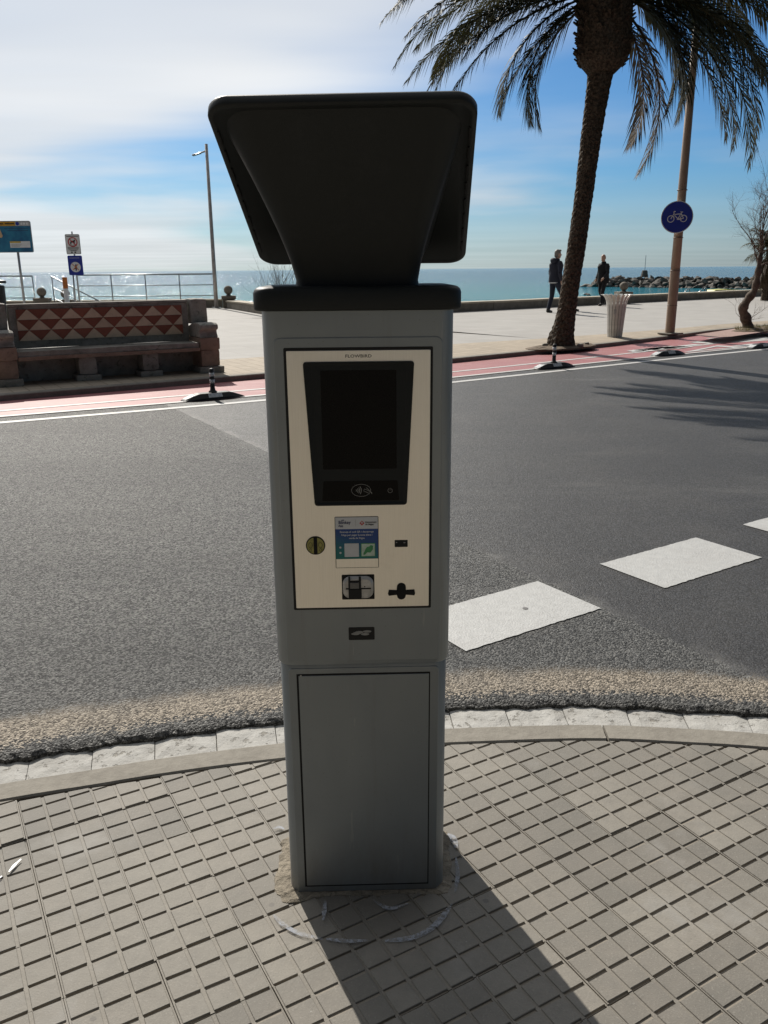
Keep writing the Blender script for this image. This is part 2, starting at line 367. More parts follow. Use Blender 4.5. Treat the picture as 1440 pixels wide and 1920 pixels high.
def make_sea():
    t = NT('sea_water'); W = 'World'
    n1 = t.noise(0.16, 3, 0.6, W, (0.55, 1.5, 1), (0, 0, R(20))); n2 = t.noise(0.9, 4, 0.65, W, (0.6, 1.4, 1), (0, 0, R(15))); n3 = t.noise(4.5, 3, 0.6, W)
    h = t.math('ADD', t.math('MULTIPLY', n1, 1.6), t.math('ADD', t.math('MULTIPLY', n2, 0.62), t.math('MULTIPLY', n3, 0.17)))
    cam_ = t.n('ShaderNodeCameraData')
    big = t.noise(0.02, 4, 0.6, W, (0.4, 1.8, 1))
    pv = t.n('ShaderNodeSeparateXYZ'); t.L.new(t.coord(W), pv.inputs[0])
    far = t.ramp(pv.outputs[1], 40, 420)                     # shallow sandy water by the beach, deep water out at sea
    c = t.mix(far, (0.022, 0.215, 0.25), (0.004, 0.095, 0.20))
    c = t.mix(t.ramp(big, 0.4, 0.65, 0.0, 0.35), c, (0.012, 0.14, 0.20))
    foam = t.math('MULTIPLY', t.ramp(t.noise(0.35, 5, 0.7, W, (0.35, 2.2, 1), (0, 0, R(20))), 0.66, 0.70), t.ramp(pv.outputs[1], 70, 150, 0.7, 0.0))
    c = t.mix(foam, c, (0.6, 0.62, 0.62))
    return t.out(c, 0.07, 0.0, t.bump(h, 1.0, 0.8), 0.14, IOR=1.2)
M['sea'] = make_sea()

# ------------------------------------------------------------------ near pavement, kerb, gutter, road
def catmull(pts, step):
    out = []
    P = [Vector(p) for p in pts]
    P = [P[0]*2-P[1]]+P+[P[-1]*2-P[-2]]
    for i in range(1, len(P)-2):
        n = max(2, int((P[i+1]-P[i]).length/step))
        for k in range(n):
            u = k/n
            out.append(0.5*((2*P[i])+(P[i+1]-P[i-1])*u+(2*P[i-1]-5*P[i]+4*P[i+1]-P[i+2])*u*u+(3*P[i]-P[i-1]-3*P[i+1]+P[i+2])*u**3))
    out.append(P[-2]); return out
KIN = [(-7.0, -1.6), (-4.4, 0.42), (-3.0, 1.27), (-2.0, 1.79), (-1.5, 1.985), (-1.149, 2.105), (-0.904, 2.172), (-0.703, 2.232), (-0.331, 2.315), (0.0, 2.37),
       (0.201, 2.394), (0.522, 2.41), (0.74, 2.41), (0.95, 2.39), (1.24, 2.35), (1.6, 2.26), (2.1, 2.03), (2.6, 1.62), (3.0, 1.05), (3.25, 0.2), (3.3, -3.0)]
kin = catmull([(x, y, 0) for x, y in KIN], 0.014)
def nrm(c, i):
    t = (c[min(i+1, len(c)-1)]-c[max(i-1, 0)]).normalized(); return Vector((-t.y, t.x, 0))
kn = [nrm(kin, i) for i in range(len(kin))]
arc = [0.0]
for i in range(1, len(kin)): arc.append(arc[-1]+(kin[i]-kin[i-1]).length)
def at_arc(s, off, z):
    s = min(max(s, 0), arc[-1]-1e-6)
    lo, hi = 0, len(arc)-1
    while hi-lo > 1:
        m = (lo+hi)//2
        if arc[m] <= s: lo = m
        else: hi = m
    u = (s-arc[lo])/(arc[hi]-arc[lo]); p = kin[lo].lerp(kin[hi], u); n = kn[lo].lerp(kn[hi], u).normalized()
    q = p+n*off; q.z = z; return q
def arc_of_x(x):
    for i in range(len(kin)-1):
        if kin[i].x <= x <= kin[i+1].x: return arc[i]+(x-kin[i].x)/(kin[i+1].x-kin[i].x)*(arc[i+1]-arc[i])
# land under everything
ground = MB().add([(-90, -70, -0.16), (90, -70, -0.16), (90, 4, -0.16), (-90, 4, -0.16)], [(0, 1, 2, 3)]).build('ground', M['soilbed']); tag(ground, kind='structure')
pav = [Vector((p.x, p.y, -0.012)) for p in kin]
pavement = MB().add(pav+[(3.3, -14, -0.012), (-7.0, -14, -0.012)], [tuple(range(len(pav)+2))]).build('pavement', M['mortar']); tag(pavement, kind='structure')
# panot tiles: 20 cm concrete tiles with nine raised squares
TILE = 0.2; TA = R(29.6)
def tile_mesh(seed):
    rng = random.Random(seed); mb = MB(); hw = TILE/2-0.0006; zb = -0.0058
    mb.box((0, 0, (zb-0.011)/2), (2*hw, 2*hw, 0.011+zb))
    pitch = TILE/3
    for yy in (-pitch, 0.0, pitch):
        for y2 in (-pitch/2, pitch/2):
            f_ = rng.uniform(0.0, 0.0026); mb.box((yy, y2, zb+f_/2-0.0001), (pitch*0.86, 0.0098, f_+0.0002))
    for xx, ww in ((-pitch/2, 0.0105), (pitch/2, 0.0105), (-hw+0.0022, 0.0044), (hw-0.0022, 0.0044)): mb.box((xx, 0, zb/2-0.0012), (ww, 2*hw, -zb-0.0024))
    for i in range(3):
        for j in range(3):
            cx, cy = (i-1)*pitch, (j-1)*pitch
            a, b = 0.0296, 0.0282; q = lambda: rng.uniform(-0.0006, 0.0006)
            top = [(cx-b+q(), cy-b+q(), 0), (cx+b+q(), cy-b+q(), 0), (cx+b+q(), cy+b+q(), 0), (cx-b+q(), cy+b+q(), 0)]
            bot = [(cx-a, cy-a, zb), (cx+a, cy-a, zb), (cx+a, cy+a, zb), (cx-a, cy+a, zb)]
            mid = [(m[0], m[1], -0.0013) for m in [tuple(t_*0.25+b_*0.75 for t_, b_ in zip(u, v)) for u, v in zip(top, bot)]]
            mb.add(bot+mid+top, [(0, 1, 5, 4), (1, 2, 6, 5), (2, 3, 7, 6), (3, 0, 4, 7), (4, 5, 9, 8), (5, 6, 10, 9), (6, 7, 11, 10), (7, 4, 8, 11), (8, 9, 10, 11)])
    me = bpy.data.meshes.new('tile'); me.from_pydata(mb.v, [], mb.f); me.materials.append(M['tile']); return me
TM = [tile_mesh(s) for s in range(10)]
e1 = Vector((math.cos(TA), math.sin(TA), 0)); e2 = Vector((math.sin(TA), -math.cos(TA), 0)); T0 = Vector((-0.996, 1.938, 0))
kc = [(Vector((x, y, 0))) for x, y in KIN]
def inside(p, m=0.0):
    for i in range(len(kin)-1):
        if kin[i].x <= p.x < kin[i+1].x and kin[i].y > -2: 
            u = (p.x-kin[i].x)/(kin[i+1].x-kin[i].x); return p.y < kin[i].lerp(kin[i+1], u).y-m
    return False
ntile = 0
for a in range(-9, 16):
    for b in range(-8, 14):
        c = T0+e1*(TILE*(a+0.5))+e2*(TILE*(b+0.5))
        if not (-1.75 < c.x < 2.05 and 0.95 < c.y < 2.7): continue
        cs = [c+e1*(TILE/2*s)+e2*(TILE/2*t) for s in (-1, 1) for t in (-1, 1)]
        ins = [inside(q, 0.004) for q in cs]
        if not any(ins) and not inside(c): continue
        rng = random.Random(a*131+b*17)
        mw = Matrix.Translation(c+Vector((rng.uniform(-.0006, .0006), rng.uniform(-.0006, .0006), rng.uniform(-0.0018, 0.0015)))) @ Matrix.Rotation(TA+rng.uniform(-.004, .004), 4, 'Z') @ Euler((rng.gauss(0, 0.0065), rng.gauss(0, 0.0065), 0)).to_matrix().to_4x4()
        me = TM[rng.randrange(10)]
        if not all(ins):
            bm = bmesh.new(); bm.from_mesh(me); bm.transform(mw)
            for i in range(0, len(kin)-1):
                if abs(kin[i].x-c.x) > 0.22 or kin[i].y < 0.5: continue
                bmesh.ops.bisect_plane(bm, geom=bm.verts[:]+bm.edges[:]+bm.faces[:], plane_co=kin[i]-kn[i]*(0.004+0.002*math.sin(i*0.9)), plane_no=kn[i], clear_outer=True)
                if not bm.verts: break
            if len(bm.verts) < 4: bm.free(); continue
            bm.transform(mw.inverted()); me = bpy.data.meshes.new('tile'); bm.to_mesh(me); bm.free(); me.materials.append(M['tile']) if not me.materials else None
        o = bpy.data.objects.new('tile', me); link(o, pavement); o.matrix_local = mw; ntile += 1
print('tiles', ntile)
# kerb: long concrete lengths flush with the tiles
kerb = thing('kerb', None, None); tag(kerb, kind='structure')
S0 = arc_of_x(0.735); KW = 0.108
s = S0-7*1.0
while s < arc[-1]-0.2:
    a, b = max(s, 0)+0.004, s+1.0-0.004; s += 1.0
    if b < 0.3: continue
    n = 16; rings = []
    for k in range(n+1):
        q = a+(b-a)*k/n; w = 0.0015*noise.noise(Vector((q*3, 0, 0)))
        rings.append([at_arc(q, 0.003, -0.15), at_arc(q, 0.003+w, -0.004), at_arc(q, 0.008+w, 0.0015+w), at_arc(q, KW-0.018, 0.0015+w), at_arc(q, KW-0.005, -0.006), at_arc(q, KW, -0.022), at_arc(q, KW+0.004, -0.15)])
    smooth_by_angle(MB().loft(rings).build('kerb_stone', M['kerb'], kerb), 22)
# gutter: whitewashed stones 20 cm long, set lower than both the kerb and the asphalt
gutter = thing('gutter', None, None); tag(gutter, kind='structure')
S1 = arc_of_x(0.459); GO = 0.36
for i in range(-40, 40):
    a, b = S1+0.2*i, S1+0.2*(i+1)
    if a < 0.3 or b > arc[-1]-0.3: continue
    rng = random.Random(i); a += rng.uniform(0.0005, 0.0022); b -= rng.uniform(0.0005, 0.0022); rings = []; dz = rng.uniform(-.003, .003)
    for k in range(7):
        q = a+(b-a)*k/6; ed = -0.004 if k in (0, 6) else 0
        rings.append([at_arc(q, KW+0.006, -0.16), at_arc(q, KW+0.006, -0.082+dz+ed)]+[at_arc(q, KW+0.006+(GO-KW)*v/6, -0.082+dz+ed+0.004*noise.noise(Vector((q*22, v*1.4, i)))) for v in range(1, 7)]+[at_arc(q, GO+0.01, -0.16)])
    MB().loft(rings).build('gutter_stone', M['gutter'], gutter, smooth=False)
MB().loft([[at_arc(arc[-1]*k/300, KW, -0.2), at_arc(arc[-1]*k/300, KW, -0.095), at_arc(arc[-1]*k/300, GO, -0.095), at_arc(arc[-1]*k/300, GO, -0.2)] for k in range(301)]).build('gutter_bed', M['kerb'], gutter)
# road: one asphalt sheet with a ragged, rolled edge above the gutter
OUT = [(-40, -10), (-12.1, 4.5), (-4.117, 8.80), (-1.49, 10.21), (1.0, 11.79), (4.70, 14.42), (7.5, 16.31), (20, 24.2), (48, 42)]
CURB = [(-41, -8.2), (-12.9, 5.95), (-4.795, 10.33), (-1.8, 12.35), (1.2, 14.28), (3.304, 15.95), (4.766, 17.2), (6.4, 18.75), (7.8, 20.2), (12, 23.6), (22, 30.5), (47, 47)]
offs = [(0.0, -0.125), (0.004, -0.070), (0.02, -0.060), (0.05, -0.054), (0.09, -0.051), (0.15, -0.05), (0.25, -0.05), (0.4, -0.05), (0.7, -0.05)]
rv, rf, re_ = [], [], []
idx = list(range(0, len(kin), 1)); nk = len(idx)
for (d, z) in offs:
    for i in idx:
        j = 0.0; zj = 0.0
        if d < 0.06:
            j = 0.012*noise.noise(Vector((arc[i]*9, 1.7, 0)))+0.012*noise.noise(Vector((arc[i]*31, 5.7, d*20)))+0.006*noise.noise(Vector((arc[i]*70, 2.7, d*40)))
            zj = 0.004*noise.noise(Vector((arc[i]*40, d*60, 3)))+0.003*noise.noise(Vector((arc[i]*75, d*90, 8)))
        q = kin[i]+kn[i]*(GO-0.012+d+j); rv.append((q.x, q.y, z+zj if d > 0 else z)); re_.append(d)
for k in range(len(offs)-1):
    for i in range(nk-1): rf.append((k*nk+i, k*nk+i+1, (k+1)*nk+i+1, (k+1)*nk+i))
b = len(rv); last = [(len(offs)-1)*nk+i for i in range(nk)]
ext = [(60, -3, -0.05), (60, 55, -0.05)]+[(x, y, -0.05) for x, y in reversed(CURB)]+[(-60, -20, -0.05)]
rv += ext; re_ += [2.0]*len(ext); rf.append(tuple(reversed(last))+tuple(reversed(range(b, b+len(ext)))))
road = MB(); road.v = rv; road.f = [tuple(reversed(f)) for f in rf]
road = road.build('road', M['asphalt']); tag(road, kind='structure')
at_ = road.data.attributes.new('edge', 'FLOAT', 'POINT'); at_.data.foreach_set('value', re_)
bm = bmesh.new(); bm.from_mesh(road.data); bmesh.ops.recalc_face_normals(bm, faces=bm.faces[:])
big = max(bm.faces, key=lambda f: f.calc_area())
if big.normal.z < 0: bmesh.ops.reverse_faces(bm, faces=bm.faces[:])
bmesh.ops.triangulate(bm, faces=[f for f in bm.faces if len(f.verts) > 4]); bm.to_mesh(road.data); bm.free()
# dashed give-way line of white blocks
def ribbon(name, a, b, w, mat, z, label=None, cat='road marking', jit=0.004, parent=None, **k):
    a, b = Vector(a), Vector(b); d = (b-a).normalized(); n = Vector((-d.y, d.x, 0)); L_ = (b-a).length; m = max(2, int(L_/0.02)); rng = random.Random(int(a.x*977+a.y*131))
    m = min(m, 400); lo, hi = [], []
    for i in range(m+1):
        q = a+d*(L_*i/m); lo.append(q-n*(w/2+rng.uniform(-jit, jit))); hi.append(q+n*(w/2+rng.uniform(-jit, jit)))
    vs = [Vector((p.x, p.y, z)) for p in lo+hi]
    o = MB().add(vs, [(i, i+1, m+2+i, m+1+i) for i in range(m)]).build(name, mat, parent)
    return tag(o, label, cat if label else None, **k)
dd = Vector((0.683, 0.4445, 0)).normalized(); pn = Vector((-dd.y, dd.x, 0))
base = Vector((0.223, 3.357, 0))
names = ['white painted road block whose corner reaches behind the parking meter', 'whole white painted road block alone on the dark asphalt', 'white painted road block following the one alone on dark asphalt', 'white painted road block further along the dashed give-way line']
for i in range(4):
    a = base+dd*(1.272*i); o = ribbon('road_marking', a, a+dd*0.815, 0.43, M['white_paint'], -0.046, names[i], 'road marking', 0.0028, group='dashed give-way blocks', kind='structure')
dot = MB().lathe([(0.014, -0.0455), (0.014, -0.0440)], (0, 0, 0), 16).build('survey_stud', simple('stud', (0.12, 0.115, 0.11), 0.5)); dot.location = G(985, 1141, -0.046)+Vector((0, 0, 0.0455)); tag(dot, 'small round dark stud set in the white road block', 'stud')
# bike lane and its lines
def strip(name, A, B, mat, z0, z1=None, label=None):
    z1 = z0 if z1 is None else z1
    vs = [(x, y, z0) for x, y in A]+[(x, y, z1) for x, y in B]; n = len(A)
    return MB().add(vs, [(i, i+1, n+i+1, n+i) for i in range(n-1)]).build(name, mat)
def offset(P, d):
    P = [Vector((x, y, 0)) for x, y in P]; out = []
    for i in range(len(P)):
        t = (P[min(i+1, len(P)-1)]-P[max(i-1, 0)]).normalized(); q = P[i]+Vector((-t.y, t.x, 0))*(d[i] if isinstance(d, (list, tuple)) else d); out.append((q.x, q.y))
    return out
def lerpP(A, B, f): return [(a[0]*(1-f)+b[0]*f, a[1]*(1-f)+b[1]*f) for a, b in zip(A, B)]
def resample(P, xs):
    out = []
    for x in xs:
        for i in range(len(P)-1):
            if P[i][0] <= x <= P[i+1][0]:
                u = (x-P[i][0])/(P[i+1][0]-P[i][0]); out.append((x, P[i][1]+(P[i+1][1]-P[i][1])*u)); break
    return out
xs = [-38+i*1.0 for i in range(82)]
outer = resample(OUT, xs); inn = offset(outer, 0.36); curbp = resample(CURB, xs)
bl = [p for p in zip(inn, curbp)]
tag(strip('bike_lane', inn, curbp, M['bike_red'], -0.046), kind='structure')
def line_on(name, P, w, mat, z, label, **k):
    o = strip(name, offset(P, -w/2), offset(P, w/2), mat, z); return tag(o, label, 'road marking', kind='structure', **k)
line_on('road_marking', outer, 0.12, M['line_paint'], -0.0455, 'solid white line between grey asphalt and the lane separators')
line_on('road_marking', offset(outer, 0.41), 0.09, M['line_paint'], -0.042, 'thin white line bordering the red bike lane beside the separators')
midp = [(a[0]*0.52+b[0]*0.48, a[1]*0.52+b[1]*0.48) for a, b in zip(outer, curbp)]
line_on('road_marking', midp, 0.09, M['line_paint'], -0.042, 'thin white line down the middle of the red bike lane')
# give-way triangle, bars of the crossing painted over the bike lane
def poly(name, pix, z, mat, label, **k):
    pts = [G(x, y, z) for x, y in pix]; o = MB().add(pts, [tuple(range(len(pts)))]).build(name, mat); return tag(o, label, 'road marking', kind='structure', **k)
def quadline(name, a, b, w, z, label, **k):
    return ribbon(name, G(a[0], a[1], z), G(b[0], b[1], z), w, M['line_paint'], z, label, 'road marking', 0.006, kind='structure', **k)
Zm = -0.038
tri = [G(1280, 660.5, Zm), G(1398, 650.5, Zm), G(1345, 647.5, Zm)]
mb = MB(); cen = (tri[0]+tri[1]+tri[2])/3; inner = [q.lerp(cen, 0.42) for q in tri]
mb.add(tri+inner, [(0, 1, 4, 3), (1, 2, 5, 4), (2, 0, 3, 5)]); tag(mb.build('road_marking', M['line_paint']), 'white outlined give-way triangle painted on the red bike lane', 'road marking', kind='structure')
for i, (a, b, w) in enumerate([((1310, 643), (1440, 632), 0.5), ((1340, 636), (1440, 626), 0.45), ((1392, 649.5), (1440, 645), 0.5), ((1366, 641.5), (1440, 636.5), 0.28)]):
    quadline('road_marking', a, b, w, Zm-0.001*i, ['wide white crossing bar on the red lane beside the small tree', 'white crossing bar closest to the small tree', 'white crossing bar at the last lane separator', 'narrow white crossing bar between two wide bars'][i], group='crossing bars over the bike lane')
mb = MB(); rng = random.Random(3)
for i in range(14):
    u = i/13; q = G(1196+95*u, 657.5-9*u+rng.uniform(-2, 2), Zm+0.0015); d1 = Vector((0.8, 0.6, 0)); d2 = Vector((-0.6, 0.8, 0)); L1, L2 = rng.uniform(.15, .45), rng.uniform(.05, .14)
    mb.add([q-d1*L1-d2*L2, q+d1*L1-d2*L2*.6, q+d1*L1*.8+d2*L2, q-d1*L1*.9+d2*L2*.7], [(0, 1, 2, 3)])
tag(mb.build('road_marking', M['line_paint']), 'worn white bicycle symbol painted on the red bike lane', 'road marking', kind='structure')

# ------------------------------------------------------------------ promenade: kerb, tan tiles, grey slabs, sea wall
PZ0, PZ1, PZ2 = 0.03, 0.07, 0.2
wall_pts = [G(856.7, 585, PZ2), G(1440, 554.6, PZ2)]
wd = (wall_pts[1]-wall_pts[0]).normalized()
pilA = G(425, 578, PZ2); pilB = G(483, 586, PZ2); pd = (pilB-pilA).normalized()
# where the returning wall meets the line of the main wall
den = wd.x*pd.y-wd.y*pd.x; rr = pilA-wall_pts[0]; uu = (rr.x*pd.y-rr.y*pd.x)/den
corner = wall_pts[0]+wd*uu
BND = [(-41.5, -5.0), (-14.5, 9.2), (-6.5, 12.6), (-2.75, 14.0), (1.5, 16.7), (3.3, 17.75), (5.0, 18.9), (7.1, 20.45), (8.6, 21.7), (13, 24.9), (23, 32), (48, 50)]
kerbp = offset(CURB, 0.16)
kv = []
mb = MB()
for i in range(len(CURB)): kv.append([Vector((*CURB[i], -0.1)), Vector((*CURB[i], PZ0-0.01)), Vector((*offset(CURB, 0.015)[i], PZ0+0.001)), Vector((*kerbp[i], PZ0+0.001)), Vector((*kerbp[i], -0.1))])
mb.loft(kv); pk = mb.build('promenade_kerb', M['kerb']); tag(pk, kind='structure')
tag(strip('promenade_tile_strip', kerbp, BND, M['prom_tan'], PZ0, PZ1), kind='structure')
farE = Vector((wall_pts[1].x, wall_pts[1].y, 0))+wd*40
WALLP = [(-60, 18), (-22, 31.6), (-14, 31.5), (pilA.x-0.6, 31.3), (pilA.x, pilA.y), (corner.x, corner.y), (wall_pts[0].x, wall_pts[0].y), tuple((corner+wd*14).xy), tuple((corner+wd*20).xy), tuple((corner+wd*26).xy), tuple((corner+wd*36).xy), (farE.x, farE.y)]
mb = MB(); n = len(BND)
mb.add([(x, y, PZ1) for x, y in BND]+[(x, y, PZ2) for x, y in WALLP], [(i, i+1, n+i+1, n+i) for i in range(n-1)])
tag(mb.build('promenade', M['prom_grey']), kind='structure')
# two dark drain joints across the slabs
for a, b, nm in (((335, 601), (485, 598), 'long thin joint in grey promenade slabs beyond the bench'),):
    p, q = G(a[0], a[1], 0.145), G(b[0], b[1], 0.145); q = q+(q-p)*2.2; p = p-(q-p)*0.5
    tag(MB().add([Vector((p.x, p.y, 0.148)), Vector((q.x, q.y, 0.152)), Vector((q.x, q.y+.09, 0.153)), Vector((p.x, p.y+.09, 0.149))], [(0, 1, 2, 3)]).build('drain_strip', simple('drain', (0.16, 0.145, 0.13), 0.8)), kind='structure')
pr = [G(x, y, 0.062) for x, y in ((1302, 629), (1386, 616), (1440, 613), (1440, 622), (1372, 632), (1330, 634))]
tag(MB().add([Vector((q.x, q.y, 0.075)) for q in pr], [tuple(range(len(pr)))]).build('tactile_paving', M['prom_red']), kind='structure')
M['wallstone'] = stoneish('sea_wall_concrete', (0.17, 0.15, 0.125), (0.27, 0.245, 0.21), 5, 0.6)
M['walltop'] = stoneish('sea_wall_coping', (0.36, 0.32, 0.25), (0.46, 0.41, 0.33), 5, 0.5)
def wall(name, a, b, h, w, label, cat='wall', coping=True, seg=2.4, zb=-3.0):
    a, b = Vector(a), Vector(b); d = (b-a); L_ = d.length; rz = math.atan2(d.y, d.x)
    t = thing(name, label, cat, (a.x, a.y, PZ2), rz)
    n = max(1, round(L_/seg))
    for i in range(n):
        x0, x1 = L_*i/n+0.006, L_*(i+1)/n-0.006
        MB().box(((x0+x1)/2, w/2, (h-0.06+zb)/2), (x1-x0, w, h-0.06-zb)).build('wall_block', M['wallstone'], t, bevel=0.012)
        MB().box(((x0+x1)/2, w/2, h-0.03+random.uniform(-.004, .004)), (x1-x0, w+0.06, 0.06)).build('coping_stone', M['walltop'], t, bevel=0.012)
    return t
wall('sea_wall', corner, corner+wd*48, 0.29, 0.42, 'long low concrete wall running behind the two walkers to the breakwater side')
wall('sea_wall', pilA, corner-pd*0.43, 0.27, 0.42, 'short low stone wall returning from the ball-topped pillar beside the thin lamp')
wall('sea_wall', (-17.0, 31.25, 0), (pilA.x-0.25, 31.25, 0), 0.30, 0.4, 'low stone wall under the steel railing up to the ball-topped pillar')
wall('sea_wall', (-52, 22, 0), (-17.6, 31.4, 0), 0.30, 0.4, 'low stone wall beyond the blue beach board')
# sea
tag(MB().add([(-40000, 22, -3), (40000, 22, -3), (40000, 45000, -3), (-40000, 45000, -3)], [(0, 1, 2, 3)]).build('sea', M['sea']), kind='structure')
# ------------------------------------------------------------------ parking meter
def grey_paint():
    t = NT('grey_powder_coat'); a = t.noise(2.2, 4, 0.6); f = t.noise(420, 2, 0.6); d = t.noise(9, 5, 0.7, 'Object', (1, 1, 0.35))
    c = t.mix(t.ramp(a, 0.3, 0.7), (0.245, 0.270, 0.282), (0.275, 0.302, 0.315))
    c = t.mix(t.ramp(d, 0.55, 0.8, 0.0, 0.35), c, (0.22, 0.228, 0.23))
    sp_ = t.n('ShaderNodeSeparateXYZ'); t.L.new(t.coord('Object'), sp_.inputs[0])
    scr = t.ramp(t.noise(55, 4, 0.65, 'Object', (1, 1, 0.10), (0, R(12), 0)), 0.68, 0.72, 0.0, 0.5); c = t.mix(scr, c, (0.36, 0.37, 0.37))
    drip = t.ramp(t.noise(26, 4, 0.6, 'Object', (1, 1, 0.05)), 0.56, 0.72, 0.0, 0.30); c = t.mix(drip, c, (0.20, 0.195, 0.18))
    spk = t.ramp(t.voro(70, 'Object'), 0.07, 0.11, 0.35, 0.0); c = t.mix(spk, c, (0.16, 0.15, 0.135))
    low = t.math('MULTIPLY', t.ramp(sp_.outputs[2], 0.0, 0.22, 1.0, 0.0), t.ramp(d, 0.3, 0.65, 0.1, 0.6))      # splashed dirt at the foot
    c = t.mix(low, c, (0.19, 0.17, 0.14))
    return t.out(c, t.ramp(d, 0.3, 0.8, 0.34, 0.50), 0.35, t.bump(f, 0.0006, 0.25), 0.5)
M['paint'] = grey_paint()
def black_plastic():
    t = NT('black_moulded_plastic'); f = t.noise(500, 2, 0.6); d = t.noise(6, 5, 0.7)
    c = t.mix(t.ramp(d, 0.45, 0.75, 0.0, 0.6), (0.019, 0.0215, 0.022), (0.031, 0.033, 0.0335))
    scr = t.ramp(t.noise(30, 4, 0.6, 'Object', (1, 0.12, 0.12), (0, 0, R(20))), 0.70, 0.73, 0.0, 0.25)
    c = t.mix(scr, c, (0.09, 0.09, 0.085))
    return t.out(c, t.ramp(d, 0.3, 0.7, 0.42, 0.58), 0.0, t.bump(f, 0.0008, 0.3), 0.2)
M['plastic'] = black_plastic()
def brushed():
    t = NT('brushed_steel'); g = t.noise(60, 3, 0.6, 'Object', (14, 1, 0.25)); a = t.noise(3.5, 4, 0.6)
    c = t.mix(t.ramp(g, 0.3, 0.7), (0.88, 0.85, 0.78), (0.94, 0.91, 0.84))
    c = t.mix(t.ramp(a, 0.45, 0.75, 0.0, 0.30), c, (0.80, 0.77, 0.69))
    smear = t.ramp(t.noise(11, 5, 0.7), 0.58, 0.75, 0.0, 0.25); c = t.mix(smear, c, (0.70, 0.67, 0.60))
    return t.out(c, t.ramp(g, 0.3, 0.7, 0.33, 0.42), 0.85, t.bump(g, 0.0004, 0.15), 0.5)
M['steel'] = brushed()
M['gasket_gap'] = simple('rubber_gasket', (0.008, 0.008, 0.008), 0.7)
M['bezel'] = simple('dark_bezel_plastic', (0.013, 0.0155, 0.0165), 0.5, var=0.12, bump=0.05, spec=0.25)
M['glass'] = simple('screen_glass', (0.003, 0.003, 0.0035), 0.22, var=0.1, spec=0.12)
M['void'] = simple('dark_opening', (0.003, 0.003, 0.003), 0.8)
M['ink'] = simple('black_ink', (0.02, 0.02, 0.022), 0.6)
M['icon'] = simple('pale_print', (0.30, 0.30, 0.29), 0.6)
M['yellow'] = simple('worn_yellow_plastic', (0.30, 0.28, 0.075), 0.45, var=0.3, scale=60)
M['sil'] = simple('silver_plastic', (0.46, 0.455, 0.44), 0.35, 0.3, scale=40)
M['stk_white'] = simple('sticker_white', (0.62, 0.64, 0.66), 0.4, var=0.05)
M['stk_navy'] = simple('sticker_navy', (0.02, 0.035, 0.11), 0.4)
M['stk_red'] = simple('sticker_red', (0.45, 0.03, 0.03), 0.4)
M['stk_green'] = simple('sticker_green', (0.05, 0.30, 0.11), 0.4)
M['stk_pale'] = simple('sticker_pale_green', (0.55, 0.68, 0.58), 0.4)
def stk_blue():
    t = NT('sticker_blue_gradient'); sp_ = t.n('ShaderNodeSeparateXYZ'); t.L.new(t.coord('Object'), sp_.inputs[0])
    c = t.mix(t.ramp(t.math('ADD', sp_.outputs[2], t.math('MULTIPLY', sp_.outputs[0], 0.25)), 0.885, 0.945), (0.0, 0.17, 0.16), (0.008, 0.055, 0.24)); return t.out(c, 0.4)
M['stk_blue'] = stk_blue()
def solar_mat():
    t = NT('solar_cells'); br = t.n('ShaderNodeTexBrick'); t.L.new(t.coord('Object'), br.inputs['Vector']); br.offset = 0
    br.inputs['Scale'].default_value = 1; br.inputs['Brick Width'].default_value = 0.078; br.inputs['Row Height'].default_value = 0.078; br.inputs['Mortar Size'].default_value = 0.002
    br.inputs['Color1'].default_value = (0.008, 0.012, 0.045, 1); br.inputs['Color2'].default_value = (0.010, 0.016, 0.055, 1); br.inputs['Mortar'].default_value = (0.3, 0.3, 0.32, 1)
    return t.out(br.outputs['Color'], 0.1)
M['solar'] = solar_mat()
YAW = R(1.469); DEP = 0.30
fc = Vector((-0.05, 1.726, 0)); fn = Vector((-math.sin(YAW), math.cos(YAW), 0))
meter = thing('parking_meter', 'tall grey parking meter with black solar panel head standing on the tiled pavement', 'parking meter', fc+fn*(DEP/2), YAW)
FY = -DEP/2                     # local y of the front face
def col(mb, w, d, r, zs, n=8, cy=0.0):
    rings = [[Vector((x*s, y*s2+cy, z)) for x, y in rrect(w, d, r, n)] for z, s, s2 in zs]; return mb.loft(rings)
def face_prism(mb, pts, y0, y1):          # outline in (x,z) on the front face, from y0 (outer) to y1 (inner)
    return mb.prism([(x, y1, z) for x, z in pts], (0, y1, 0), (0, y0, 0))
def panel(name, x0, x1, z0, z1, y, th, mat, parent, r=0.0, bevel=0.0008, n=5):
    if r: pts = rrect(x1-x0, z1-z0, r, n, (x0+x1)/2, (z0+z1)/2)
    else: pts = [(x0, z0), (x1, z0), (x1, z1), (x0, z1)]
    mb = MB(); face_prism(mb, pts, y, y+th); return mb.build(name, mat, parent, bevel=bevel)
lower = col(MB(), 0.387, DEP, 0.038, [(0, 0.985, 0.985), (0.004, 1, 1), (0.626, 1, 1), (0.630, 0.99, 0.99)]).build('lower_body', M['paint'], meter); smooth_by_angle(lower)
upper = col(MB(), 0.396, DEP+0.008, 0.036, [(0.6305, 0.985, 0.985), (0.636, 1, 1), (1.420, 1, 1)]).build('upper_body', M['paint'], meter); smooth_by_angle(upper)
foot = col(MB(), 0.37, DEP-0.02, 0.03, [(-0.012, 1, 1), (0.001, 1, 1)]).build('foot_plate', M['gasket_gap'], meter)
UF = FY-0.004; LF = FY
